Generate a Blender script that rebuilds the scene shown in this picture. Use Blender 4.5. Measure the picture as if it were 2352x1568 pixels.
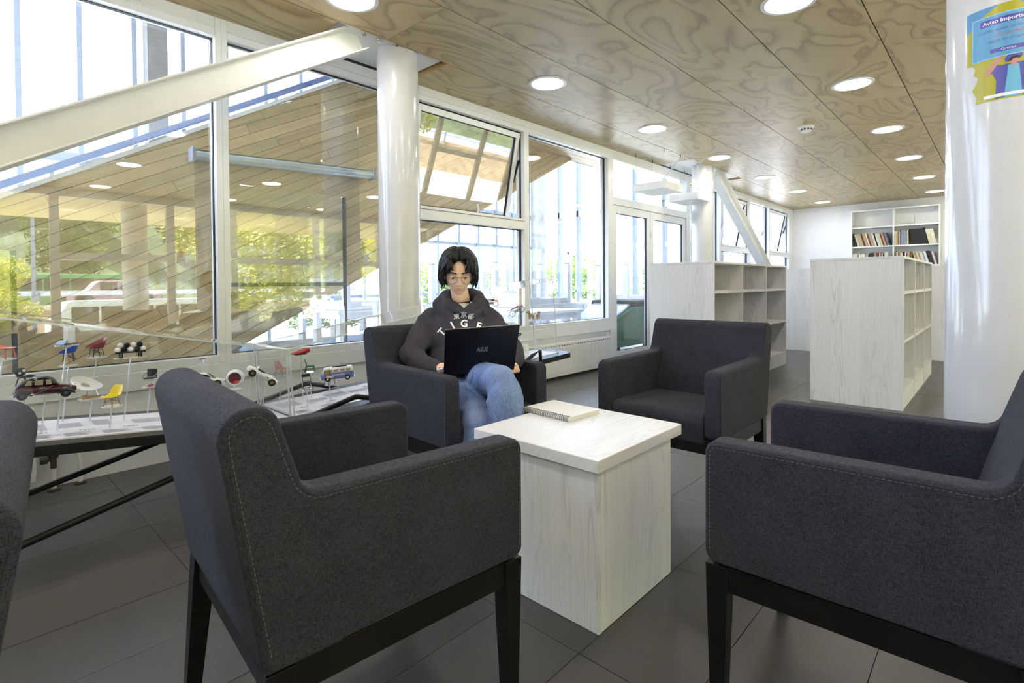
import bpy, math, random
from math import pi, sin, cos, tan, atan2, sqrt, radians
from mathutils import Vector, Matrix, Euler, noise
from mathutils.bvhtree import BVHTree
R0 = random.Random(7)
SC = bpy.context.scene
for _o in list(bpy.data.objects): bpy.data.objects.remove(_o)
COL = SC.collection
# ---------------------------------------------------------------- camera
CF, CYAW, CPIT, CROL, CCY, CH = 1212.12, 0.74963, 0.01512, -0.00679, 669.333, 1.1
F_ = Vector((cos(CYAW)*cos(CPIT), sin(CYAW)*cos(CPIT), -sin(CPIT)))
_R = Vector((sin(CYAW), -cos(CYAW), 0)); _U = _R.cross(F_)
R_ = _R*cos(CROL) + _U*sin(CROL); U_ = _U*cos(CROL) - _R*sin(CROL)
cam = bpy.data.cameras.new('camera'); camo = bpy.data.objects.new('camera', cam); COL.objects.link(camo)
cam.sensor_width = 36; cam.lens = CF*36/2352; cam.shift_y = -(784-CCY)/2352
cam.clip_start = .02; cam.clip_end = 300
camo.matrix_world = Matrix(((R_.x, U_.x, -F_.x, 0), (R_.y, U_.y, -F_.y, 0), (R_.z, U_.z, -F_.z, CH), (0, 0, 0, 1)))
SC.camera = camo
def P(u, v, d):
    """world point seen at pixel u, v at camera depth d (metres)"""
    return Vector((0, 0, CH)) + d*(F_ + R_*((u-1176)/CF) - U_*((v-CCY)/CF))
# ---------------------------------------------------------------- world, sun, exposure
W = bpy.data.worlds.new('sky'); SC.world = W; W.use_nodes = True
bg = W.node_tree.nodes['Background']; bg.inputs[0].default_value = (.60, .715, 1, 1); bg.inputs[1].default_value = 5.3
sun = bpy.data.lights.new('sun', 'SUN'); sun.energy = 28; sun.angle = .02; sun.color = (1, .97, .91)
suno = bpy.data.objects.new('sun', sun); COL.objects.link(suno); suno.rotation_euler = (radians(33), radians(-14), 0)
suno.location = (0, -12, 12)
SC.view_settings.view_transform = 'Standard'; SC.view_settings.look = 'None'
SC.view_settings.gamma = 1; SC.view_settings.use_curve_mapping = False; SC.view_settings.exposure = 1.36
cy = SC.cycles
cy.max_bounces = 8; cy.diffuse_bounces = 4; cy.glossy_bounces = 4; cy.transmission_bounces = 6; cy.transparent_max_bounces = 32
cy.caustics_reflective = False; cy.caustics_refractive = False; cy.sample_clamp_indirect = 6
# ---------------------------------------------------------------- mesh helpers
class MB:
    def __init__(s): s.v = []; s.f = []; s.m = []
    def add(s, vs, fs, mi=0):
        n = len(s.v); s.v += [tuple(x) for x in vs]
        for f in fs: s.f.append(tuple(i+n for i in f)); s.m.append(mi)
        return s
    def box(s, x0, y0, z0, x1, y1, z1, mi=0, M=None):
        vs = [Vector(p) for p in ((x0,y0,z0),(x1,y0,z0),(x1,y1,z0),(x0,y1,z0),(x0,y0,z1),(x1,y0,z1),(x1,y1,z1),(x0,y1,z1))]
        if M: vs = [M @ p for p in vs]
        return s.add(vs, ((0,3,2,1),(4,5,6,7),(0,1,5,4),(1,2,6,5),(2,3,7,6),(3,0,4,7)), mi)
    def bar(s, a, b, w, h, mi=0, up=(0,0,1)):
        """rectangular bar from a to b, w across, h along up"""
        a = Vector(a); b = Vector(b); d = (b-a).normalized(); u = Vector(up)
        if abs(d.dot(u)) > .98: u = Vector((0,1,0))
        x = d.cross(u).normalized(); u = x.cross(d)
        vs = [p + x*i*w/2 + u*j*h/2 for p in (a, b) for i, j in ((-1,-1),(1,-1),(1,1),(-1,1))]
        return s.add(vs, ((0,3,2,1),(4,5,6,7),(0,1,5,4),(1,2,6,5),(2,3,7,6),(3,0,4,7)), mi)
    def prism(s, poly, M, t0, t1, mi=0):
        """polygon in local xy, extruded t0..t1 along local z, placed by M"""
        n = len(poly)
        vs = [M @ Vector((x, y, t)) for t in (t0, t1) for x, y in poly]
        fs = [tuple(range(n))[::-1], tuple(range(n, 2*n))] + [(i, (i+1) % n, n+(i+1) % n, n+i) for i in range(n)]
        return s.add(vs, fs, mi)
    def tube(s, pts, r, n=8, mi=0, closed=False, caps=True):
        pts = [Vector(p) for p in pts]; k = len(pts); rr = r if hasattr(r, '__len__') else [r]*k
        rings = []; pu = None
        for i, p in enumerate(pts):
            if closed: d = pts[(i+1) % k] - pts[i-1]
            else: d = pts[min(i+1, k-1)] - pts[max(i-1, 0)]
            d.normalize()
            if pu is None:
                u = Vector((0,0,1)) if abs(d.z) < .9 else Vector((1,0,0))
                u = (u - d*u.dot(d)).normalized()
            else:
                u = pu - d*pu.dot(d)
                u = u.normalized() if u.length > 1e-6 else Vector((1,0,0))
            pu = u; x = d.cross(u)
            rings.append([p + (u*cos(2*pi*j/n) + x*sin(2*pi*j/n))*rr[i] for j in range(n)])
        vs = [q for g in rings for q in g]; fs = []
        for i in range(k if closed else k-1):
            a = i*n; b = ((i+1) % k)*n
            fs += [(a+j, a+(j+1) % n, b+(j+1) % n, b+j) for j in range(n)]
        if caps and not closed: fs += [tuple(range(n))[::-1], tuple(range((k-1)*n, k*n))]
        return s.add(vs, fs, mi)
    def lathe(s, prof, n=20, M=None, mi=0, a0=0, a1=2*pi, caps=True):
        """profile of (radius, z) turned about z"""
        full = abs(a1-a0) > 6.28; k = n if full else n+1; vs = []
        for r, z in prof:
            for j in range(k):
                a = a0 + (a1-a0)*j/n; q = Vector((r*cos(a), r*sin(a), z)); vs.append(M @ q if M else q)
        fs = []
        for i in range(len(prof)-1):
            for j in range(n):
                j2 = (j+1) % k if full else j+1
                fs.append((i*k+j, i*k+j2, (i+1)*k+j2, (i+1)*k+j))
        if full and caps:
            if prof[0][0] > 1e-6: fs.append(tuple(range(k))[::-1])
            if prof[-1][0] > 1e-6: fs.append(tuple(range((len(prof)-1)*k, len(prof)*k)))
        return s.add(vs, fs, mi)
    def ball(s, c, r, n=12, m=8, mi=0, M=None):
        r = r if hasattr(r, '__len__') else (r, r, r); c = Vector(c); vs = []; fs = []
        for i in range(m+1):
            t = pi*i/m
            for j in range(n):
                p = 2*pi*j/n; q = Vector((r[0]*sin(t)*cos(p), r[1]*sin(t)*sin(p), r[2]*cos(t)))
                vs.append(c + (M @ q if M else q))
        for i in range(m):
            for j in range(n):
                a, b = i*n+j, i*n+(j+1) % n; fs.append((a, a+n, b+n, b))
        return s.add(vs, fs, mi)
    def grid(s, fn, nu, nv, mi=0):
        vs = [fn(i/nu, j/nv) for j in range(nv+1) for i in range(nu+1)]
        fs = [(j*(nu+1)+i, j*(nu+1)+i+1, (j+1)*(nu+1)+i+1, (j+1)*(nu+1)+i) for j in range(nv) for i in range(nu)]
        return s.add(vs, fs, mi)
def link(o, parent=None):
    COL.objects.link(o)
    if parent is not None: o.parent = parent
    return o
def obj(name, mb, mats, parent=None, loc=None, smooth=False, bevel=0, seg=2, rot=None, tri=False):
    me = bpy.data.meshes.new(name); me.from_pydata(mb.v, [], mb.f); me.validate(clean_customdata=False)
    mats = mats if isinstance(mats, (list, tuple)) else [mats]
    for m in mats: me.materials.append(m)
    if len(mats) > 1 and len(me.polygons) == len(mb.m): me.polygons.foreach_set('material_index', mb.m)
    import bmesh
    bm = bmesh.new(); bm.from_mesh(me); bmesh.ops.remove_doubles(bm, verts=bm.verts, dist=1e-6); bmesh.ops.recalc_face_normals(bm, faces=bm.faces); bm.to_mesh(me); bm.free()
    if smooth:
        me.polygons.foreach_set('use_smooth', [True]*len(me.polygons))
        if smooth != 2: me.set_sharp_from_angle(angle=radians(40))
    o = bpy.data.objects.new(name, me); link(o, parent)
    if loc is not None: o.location = loc
    if rot is not None: o.rotation_euler = rot
    if bevel:
        b = o.modifiers.new('bevel', 'BEVEL'); b.width = bevel; b.segments = seg; b.limit_method = 'ANGLE'; b.angle_limit = radians(30); b.harden_normals = True
        me.polygons.foreach_set('use_smooth', [True]*len(me.polygons)); me.set_sharp_from_angle(angle=radians(60))
    return o
def tag(o, label=None, cat=None, group=None, kind=None):
    if label: o['label'] = label
    if cat: o['category'] = cat
    if group: o['group'] = group
    if kind: o['kind'] = kind
    return o
def thing(name, label, cat, loc=(0,0,0), rz=0, group=None):
    o = bpy.data.objects.new(name, None); o.empty_display_size = .05; link(o); o.location = loc; o.rotation_euler = (0, 0, rz)
    return tag(o, label, cat, group)
def struct(name, mb, mat, parent=None, **k):
    o = obj(name, mb, mat, parent, **k)
    if parent is None: o['kind'] = 'structure'
    return o
def inst(o, parent, loc=None, rot=None, scale=None, name=None):
    c = o.copy(); link(c, parent)
    if name: c.name = name
    if loc is not None: c.location = loc
    if rot is not None: c.rotation_euler = rot
    if scale is not None: c.scale = scale
    return c
def dup(root, loc=None, rz=None, label=None, group=None):
    r = root.copy(); COL.objects.link(r)
    if loc is not None: r.location = loc
    if rz is not None: r.rotation_euler = (0, 0, rz)
    if label: r['label'] = label
    if group: r['group'] = group
    def rec(a, b):
        for ch in list(a.children):
            c = ch.copy(); COL.objects.link(c); c.parent = b; rec(ch, c)
    rec(root, r)
    return r
def T(x=0, y=0, z=0): return Matrix.Translation((x, y, z))
def RX(a): return Matrix.Rotation(a, 4, 'X')
def RY(a): return Matrix.Rotation(a, 4, 'Y')
def RZ(a): return Matrix.Rotation(a, 4, 'Z')
def arc(cx, cy, r, a0, a1, n): return [(cx+r*cos(a0+(a1-a0)*i/n), cy+r*sin(a0+(a1-a0)*i/n)) for i in range(n+1)]
ORD = ['first', 'second', 'third', 'fourth', 'fifth', 'sixth', 'seventh', 'eighth', 'ninth', 'tenth', 'eleventh', 'twelfth', 'thirteenth', 'fourteenth', 'fifteenth', 'sixteenth', 'seventeenth', 'eighteenth', 'nineteenth', 'twentieth', 'twenty-first', 'twenty-second', 'twenty-third', 'twenty-fourth', 'twenty-fifth', 'twenty-sixth', 'twenty-seventh', 'twenty-eighth']
# ---------------------------------------------------------------- materials
def s2l(r, g, b):
    f = lambda c: c/255/12.92 if c/255 <= .04045 else ((c/255+.055)/1.055)**2.4
    return (f(r), f(g), f(b), 1)
class NT:
    def __init__(s, name):
        s.mat = bpy.data.materials.new(name); s.mat.use_nodes = True; s.t = s.mat.node_tree; s.n = s.t.nodes; s.l = s.t.links
        s.b = s.n['Principled BSDF']; s.out = s.n['Material Output']
    def node(s, ty, ins=None, **k):
        nd = s.n.new(ty)
        for a, b in k.items(): setattr(nd, a, b)
        for a, b in (ins or {}).items():
            if hasattr(b, 'bl_idname') and not isinstance(b, (int, float)): s.l.new(b.outputs[0], nd.inputs[a])
            elif isinstance(b, tuple) and len(b) == 2 and hasattr(b[0], 'bl_idname'): s.l.new(b[0].outputs[b[1]], nd.inputs[a])
            else: nd.inputs[a].default_value = b
        return nd
    def link(s, a, b): s.l.new(a, b)
    def coord(s, which='Object', scale=(1,1,1), rnd=0, rot=(0,0,0)):
        c = s.node('ShaderNodeTexCoord'); v = (c, which)
        if rnd:
            oi = s.node('ShaderNodeObjectInfo'); mu = s.node('ShaderNodeMath', {0: (oi, 'Random'), 1: rnd}, operation='MULTIPLY')
            cb = s.node('ShaderNodeCombineXYZ', {0: mu, 1: mu, 2: mu}); ad = s.node('ShaderNodeVectorMath', {0: v, 1: cb}, operation='ADD'); v = (ad, 0)
        return s.node('ShaderNodeMapping', {0: v, 2: rot, 3: scale})
    def ramp(s, fac, stops):
        r = s.node('ShaderNodeValToRGB', {0: fac}); e = r.color_ramp.elements
        while len(e) < len(stops): e.new(.5)
        for el, (p, c) in zip(e, stops): el.position = p; el.color = c if len(c) == 4 else (*c, 1)
        return r
    def math(s, op, a, b=0, c=0): return s.node('ShaderNodeMath', {0: a, 1: b, 2: c}, operation=op)
    def mix(s, fac, a, b, mode='MIX'):
        m = s.node('ShaderNodeMix', data_type='RGBA', blend_type=mode)
        for i, x in ((0, fac), (6, a), (7, b)):
            if hasattr(x, 'bl_idname'): s.l.new(x.outputs[0], m.inputs[i])
            else: m.inputs[i].default_value = x
        return (m, 2)
    def base(s, x):
        if isinstance(x, tuple) and hasattr(x[0], 'bl_idname'): s.l.new(x[0].outputs[x[1]], s.b.inputs['Base Color'])
        elif hasattr(x, 'bl_idname'): s.l.new(x.outputs[0], s.b.inputs['Base Color'])
        else: s.b.inputs['Base Color'].default_value = x
    def bump(s, h, strength=.2, dist=.002):
        b = s.node('ShaderNodeBump', {'Height': h, 'Strength': strength, 'Distance': dist}); s.l.new(b.outputs[0], s.b.inputs['Normal'])
    def set(s, **k):
        for a, v in k.items(): s.b.inputs[a.replace('_', ' ')].default_value = v
        return s
def plain(name, col, rough=.5, metal=0, vary=.06, scale=8, spec=.5, emit=0, bump=0, rnd=0, coat=0):
    n = NT(name); col = col if len(col) == 4 else (*col, 1)
    c = n.coord(rnd=13); nz = n.node('ShaderNodeTexNoise', {0: c, 'Scale': scale, 'Detail': 3})
    lo = tuple(x*(1-vary) for x in col[:3]); hi = tuple(min(1, x*(1+vary)) for x in col[:3])
    n.base(n.ramp(nz, [(.3, lo), (.7, hi)])); n.set(Roughness=rough, Metallic=metal)
    n.b.inputs['Specular IOR Level'].default_value = spec
    if coat: n.b.inputs['Coat Weight'].default_value = coat
    if emit: n.b.inputs['Emission Color'].default_value = col; n.b.inputs['Emission Strength'].default_value = emit
    if bump: n.bump(nz, bump)
    return n.mat
def glass_mat(name, base=.05, tint=(.97,.985,.98), rough=0.0, haze=0):
    n = NT(name); n.n.remove(n.b)
    lw = n.node('ShaderNodeLayerWeight', {'Blend': .5}); p = n.math('POWER', (lw, 'Facing'), 5.0); f = n.math('MULTIPLY_ADD', p, .9, base)
    tr = n.node('ShaderNodeBsdfTransparent', {0: (*tint, 1)}); gl = n.node('ShaderNodeBsdfGlossy', {0: (1,1,1,1), 'Roughness': rough})
    mx = n.node('ShaderNodeMixShader', {0: f}); n.l.new(tr.outputs[0], mx.inputs[1]); n.l.new(gl.outputs[0], mx.inputs[2])
    if haze:
        df = n.node('ShaderNodeBsdfDiffuse', {0: (.9,.93,.95,1)}); m2 = n.node('ShaderNodeMixShader', {0: haze}); n.l.new(mx.outputs[0], m2.inputs[1]); n.l.new(df.outputs[0], m2.inputs[2]); mx = m2
    n.l.new(mx.outputs[0], n.out.inputs[0]); return n.mat
def plywood():
    n = NT('plywood'); c = n.coord(scale=(.42, 1.0, 1), rnd=60)
    w = n.node('ShaderNodeTexNoise', {0: c, 'Scale': 1.9, 'Detail': 2.2, 'Roughness': .45, 'Distortion': .55})
    jit = n.node('ShaderNodeTexNoise', {0: n.coord(scale=(3, 14, 1), rnd=60), 'Scale': 5, 'Detail': 3})
    j = n.math('MULTIPLY_ADD', jit, .035, w); k = n.math('MULTIPLY', j, 10.5); fr = n.math('FRACT', k)
    a = s2l(180,160,116); b = s2l(128,105,70); d = s2l(192,173,130)
    rp = n.ramp(fr, [(0, b), (.1, s2l(152,128,90)), (.3, a), (.8, d), (.96, s2l(170,149,106)), (1, b)])
    big = n.node('ShaderNodeTexNoise', {0: n.coord(scale=(.5, 2, 1), rnd=30), 'Scale': 1.2, 'Detail': 2})
    fine = n.node('ShaderNodeTexNoise', {0: n.coord(scale=(6, 120, 1), rnd=30), 'Scale': 3, 'Detail': 2})
    m = n.mix(.35, rp, n.ramp(big, [(.3, s2l(164,142,100)), (.7, s2l(196,178,136))])); mm = n.node('ShaderNodeMix', data_type='RGBA', blend_type='MULTIPLY'); mm.inputs[0].default_value = .5
    n.l.new(m[0].outputs[2], mm.inputs[6]); n.l.new(n.ramp(fine, [(.3, (.78,.78,.78)), (.7, (1,1,1))]).outputs[0], mm.inputs[7])
    n.base((mm, 2)); n.set(Roughness=.42); n.b.inputs['Coat Weight'].default_value = .12; n.b.inputs['Coat Roughness'].default_value = .3
    return n.mat
def plank_wood(name, c1, c2, axis=0, rough=.4):
    n = NT(name); sc = [26, 26, 26]; sc[axis] = 1.6
    c = n.coord(scale=tuple(sc), rnd=40); w = n.node('ShaderNodeTexNoise', {0: c, 'Scale': 1, 'Detail': 4, 'Distortion': .4})
    oi = n.node('ShaderNodeObjectInfo'); rp = n.ramp(w, [(.25, c2), (.5, c1), (.8, tuple(min(1, x*1.12) for x in c1[:3]))])
    br = n.node('ShaderNodeMapRange', {0: (oi, 'Random'), 3: .86, 4: 1.1}); hs = n.node('ShaderNodeHueSaturation', {'Value': br, 'Color': rp})
    n.base(hs); n.set(Roughness=rough); return n.mat
def whitewash(name='whitewashed_pine', lo=(.56,.555,.55), hi=(.80,.80,.80), axis='z', bw=.115):
    """bleached pine boards, grain along the long axis; boards differ a little in tone"""
    n = NT(name); tc = n.node('ShaderNodeTexCoord'); sp = n.node('ShaderNodeSeparateXYZ', {0: (tc, 'Object')})
    oi = n.node('ShaderNodeObjectInfo'); off = n.math('MULTIPLY', (oi, 'Random'), 7.0)
    if axis == 'z': u = n.math('ADD', n.math('ADD', (sp, 0), (sp, 1)), off); g = (sp, 2)
    elif axis == 'x': u = n.math('ADD', n.math('ADD', (sp, 1), (sp, 2)), off); g = (sp, 0)
    else: u = n.math('ADD', n.math('ADD', (sp, 0), (sp, 2)), off); g = (sp, 1)
    k = n.math('DIVIDE', u, bw); idx = n.math('FLOOR', k); wn = n.node('ShaderNodeTexWhiteNoise', {1: idx}, noise_dimensions='1D')
    gx = n.math('MULTIPLY', u, 9.0); gz = n.math('MULTIPLY', g, .8); sh = n.math('MULTIPLY', idx, 3.7)
    v = n.node('ShaderNodeCombineXYZ', {0: gx, 1: gz, 2: sh})
    nz = n.node('ShaderNodeTexNoise', {0: v, 'Scale': 1.3, 'Detail': 2, 'Distortion': .35}); ln = n.math('FRACT', n.math('MULTIPLY', nz, 9.0))
    line = n.ramp(ln, [(0, (0,0,0)), (.25, (.8,.8,.8)), (.85, (1,1,1)), (1, (.1,.1,.1))])
    msk = n.node('ShaderNodeTexNoise', {0: n.node('ShaderNodeCombineXYZ', {0: n.math('MULTIPLY', u, 4), 1: n.math('MULTIPLY', g, .5), 2: sh}), 'Scale': 1.5, 'Detail': 1})
    mk = n.ramp(msk, [(.42, (0,0,0)), (.68, (.85,.85,.85))])
    fine = n.node('ShaderNodeTexNoise', {0: n.node('ShaderNodeCombineXYZ', {0: n.math('MULTIPLY', u, 130), 1: n.math('MULTIPLY', g, 3), 2: sh}), 'Scale': 1, 'Detail': 3})
    tone = n.ramp(wn, [(0, tuple(x*.93 for x in hi)), (1, hi)]); dark = n.mix(mk, (1,1,1,1), line)
    c1 = n.node('ShaderNodeMix', data_type='RGBA'); n.l.new(dark[0].outputs[2], c1.inputs[0]); c1.inputs[6].default_value = (*lo, 1); n.l.new(tone.outputs[0], c1.inputs[7])
    c2 = n.node('ShaderNodeMix', data_type='RGBA', blend_type='MULTIPLY'); c2.inputs[0].default_value = .35; n.l.new(c1.outputs[2], c2.inputs[6]); n.l.new(n.ramp(fine, [(.3, (.85,.84,.82)), (.6, (1,1,1))]).outputs[0], c2.inputs[7])
    n.base((c2, 2)); n.set(Roughness=.45); return n.mat
def fabric(name, c1, c2):
    n = NT(name); a = n.node('ShaderNodeTexNoise', {0: n.coord(scale=(760, 760, 110)), 'Scale': 1, 'Detail': 2}); b = n.node('ShaderNodeTexNoise', {0: n.coord(scale=(90, 120, 760)), 'Scale': 1, 'Detail': 2})
    big = n.node('ShaderNodeTexNoise', {0: n.coord(), 'Scale': 9, 'Detail': 3}); iso = n.node('ShaderNodeTexNoise', {0: n.coord(), 'Scale': 520, 'Detail': 2}); s = n.math('MULTIPLY_ADD', iso, .3, n.math('MULTIPLY', n.math('ADD', a, b), .35)); s2 = n.math('MULTIPLY_ADD', big, .12, s)
    n.base(n.ramp(s2, [(.43, c2), (.56, c1), (.68, tuple(min(1, x*1.7) for x in c1[:3]))])); n.set(Roughness=.9); n.b.inputs['Specular IOR Level'].default_value = .2
    n.b.inputs['Sheen Weight'].default_value = .03; n.b.inputs['Sheen Roughness'].default_value = .5; n.bump(s, .5, .0012); return n.mat
def tile_mat():
    n = NT('floor_tile'); nz = n.node('ShaderNodeTexNoise', {0: n.coord(rnd=20), 'Scale': 140, 'Detail': 4}); big = n.node('ShaderNodeTexNoise', {0: n.coord(rnd=20), 'Scale': 3, 'Detail': 3})
    oi = n.node('ShaderNodeObjectInfo'); br = n.node('ShaderNodeMapRange', {0: (oi, 'Random'), 3: .9, 4: 1.1}); rp = n.ramp(big, [(.3, (.066,.063,.062)), (.7, (.082,.078,.077))])
    hs = n.node('ShaderNodeHueSaturation', {'Value': br, 'Color': rp}); n.base(hs); n.set(Roughness=.38); n.bump(nz, .35, .001); return n.mat
def emit_mat(name, col, st):
    n = NT(name); n.n.remove(n.b); e = n.node('ShaderNodeEmission', {0: (*col, 1), 1: st}); n.l.new(e.outputs[0], n.out.inputs[0]); return n.mat
def leaf_mat(name, c1, c2):
    n = NT(name); nz = n.node('ShaderNodeTexNoise', {0: n.coord(rnd=9), 'Scale': 2.5, 'Detail': 3}); rp = n.ramp(nz, [(.3, c1), (.7, c2)])
    n.base(rp); n.set(Roughness=.6); n.b.inputs['Subsurface Weight'].default_value = 0
    tl = n.node('ShaderNodeBsdfTranslucent'); n.l.new(rp.outputs[0], tl.inputs[0]); mx = n.node('ShaderNodeMixShader', {0: .4}); n.l.new(n.b.outputs[0], mx.inputs[1]); n.l.new(tl.outputs[0], mx.inputs[2]); n.l.new(mx.outputs[0], n.out.inputs[0]); return n.mat
M = {}
M['ply'] = plywood(); M['ply_edge'] = plain('plywood_edge', s2l(186,150,92), .6)
M['gap'] = plain('dark_gap', (.012,.011,.01), .9)
M['white'] = plain('white_paint', (.8,.8,.77), .45, vary=.02); M['frame'] = plain('white_window_frame', (.8,.81,.8), .3, vary=.02)
M['wallw'] = plain('wall_plaster', (.80,.80,.82), .7, vary=.02, bump=.03); M['gloss'] = plain('glossy_column_paint', (.64,.64,.64), .16, vary=.02, coat=.3)
M['gasket'] = plain('dark_gasket', (.02,.02,.022), .6)
M['tile'] = tile_mat(); M['grout'] = plain('tile_grout', (.035,.033,.031), .9)
M['glass'] = glass_mat('window_glass', .085); M['farglass'] = glass_mat('facade_glass', .05); M['acry'] = glass_mat('acrylic', .03, (.985,.99,.99))
M['acre'] = glass_mat('acrylic_edge', .06, (.9,.93,.94), .15, .45)
M['lamp'] = emit_mat('downlight_diffuser', (1,.965,.90), 22); M['ring'] = plain('downlight_ring', (.78,.78,.77), .3)
M['pine'] = plank_wood('stair_cladding_pine', s2l(194,170,126), s2l(168,142,98), 0)
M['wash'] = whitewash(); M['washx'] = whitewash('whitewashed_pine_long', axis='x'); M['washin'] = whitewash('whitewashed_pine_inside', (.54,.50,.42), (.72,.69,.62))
M['steelw'] = plain('white_steel', (.78,.78,.75), .28, vary=.02); M['steel'] = plain('brushed_steel', (.6,.6,.6), .3, 1); M['chrome'] = plain('chrome', (.8,.8,.8), .12, 1)
M['black'] = plain('black_metal', (.009,.009,.010), .4, spec=.25); M['rubber'] = plain('black_rubber', (.015,.015,.015), .8)
M['fab'] = fabric('charcoal_weave', (.034,.0345,.047), (.010,.010,.015)); M['dwood'] = plain('dark_stained_wood', (.008,.007,.007), .4, vary=.2, spec=.2)
M['thread'] = plain('grey_thread', (.12,.118,.125), .8)
# ================================================================ SETTING
YW, YO, XB, XL, ZC = 3.83, -3.45, 14.28, -4.2, 2.87
# floor: slab and single tiles
fl = struct('floor', MB().box(XL-.1, YO-.1, -.2, XB+.1, YW+.15, -.004), M['grout'])
tm = None; tiles = []
TXs, TYs = .643, .325
for i in range(-10, 20):
    for j in range(-12, 12):
        x = 1.91+TXs*i; y = .267+TYs*j
        if x < XL or y < YO or y+TYs > YW+.12 or x > XB: continue
        d = (Vector((x+.32, y+.16, 0))).dot(Vector((F_.x, F_.y, 0))); lat = (Vector((x+.32, y+.16, 0))).dot(R_)
        vis = d > .25 and abs(lat) < d*1.1+.5
        tiles.append((0 if vis else 1, (x+.32)**2+(y+.16)**2, x, y))
tiles.sort(); rest = MB()
for k, (vis, dd, x, y) in enumerate(tiles):
    if k < 299 and not vis:
        if tm is None: tm = obj('tile', MB().box(.0012, .0012, -.004, TXs-.0012, TYs-.0012, 0), M['tile'], fl, loc=(x, y, 0))
        else: inst(tm, fl, (x, y, R0.uniform(-.0006, .0004)))
    else: rest.box(x+.0012, y+.0012, -.004, x+TXs-.0012, y+TYs-.0012, 0)
tag(obj('tile_field', rest, M['tile'], fl), kind='stuff')
# ceiling: slab above, single plywood panels below it with open joints
ce = struct('ceiling', MB().box(XL-.1, YO-.1, 2.915, XB+.1, YW+.15, 3.2), M['gap'])
rows = [.665+.655*k for k in range(-7, 5)]
PL = 2.66; pm = {}
recess = [(1.83, 2.78), (7.35, 9.32)]
def panel(x0, x1, y0, y1):
    key = (round(x1-x0, 3), round(y1-y0, 3)); lx, ly = x1-x0, y1-y0
    if key not in pm: pm[key] = obj('ceiling_panel', MB().box(.0012, .0035, 0, lx-.0012, ly-.0035, .018), M['ply'], ce, loc=(x0, y0, ZC))
    else: inst(pm[key], ce, (x0, y0, ZC))
for r, y0 in enumerate(rows):
    y1 = min(y0+.655, YW+.02); st = 3.545 if r % 2 == 1 else 2.215
    if r == 11: y1 = YW+.02
    if y0 < YO: y0 = YO
    x = st - PL*3
    while x < XB:
        a, b = max(x, XL), min(x+PL, XB)
        if r == 11:
            seg = [(a, b)]
            for r0, r1 in recess:
                ns = []
                for s0, s1 in seg:
                    if r1 <= s0 or r0 >= s1: ns.append((s0, s1))
                    else:
                        if r0 > s0: ns.append((s0, r0))
                        if r1 < s1: ns.append((r1, s1))
                seg = ns
        else: seg = [(a, b)]
        for s0, s1 in seg:
            if s1-s0 > .05: panel(s0, s1, y0, y1)
        x += PL
for r0, r1 in recess:   # pale ply edge lining each recess
    obj('recess_edge', MB().box(r0-.004, 3.262, ZC-.001, r1+.004, 3.272, 2.914).box(r1-.002, 3.272, ZC-.001, r1+.008, YW-.04, 2.914).box(r0-.008, 3.272, ZC-.001, r0+.002, YW-.04, 2.914), M['ply_edge'], ce)
# far wall, side wall, wall below the windows
bw = struct('wall_far', MB().box(XB, YO-.2, -.1, XB+.2, YW+.2, 3.2), M['wallw'])
struct('wall_near', MB().box(XL-.2, YO-.2, -.1, XL, YW+.2, 3.2), M['wallw'])
wl = MB().box(XL, YW-.0, -.1, 6.09, YW+.16, .47).box(8.40, YW, -.1, XB, YW+.16, .47)
struct('wall_window', wl, M['wallw'], bevel=.004)
struct('trim_1', MB().box(XL, YW-.022, .47, 6.09, YW+.16, .585).box(8.40, YW-.022, .47, XB, YW+.16, .585), M['frame'], bevel=.006)
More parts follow.
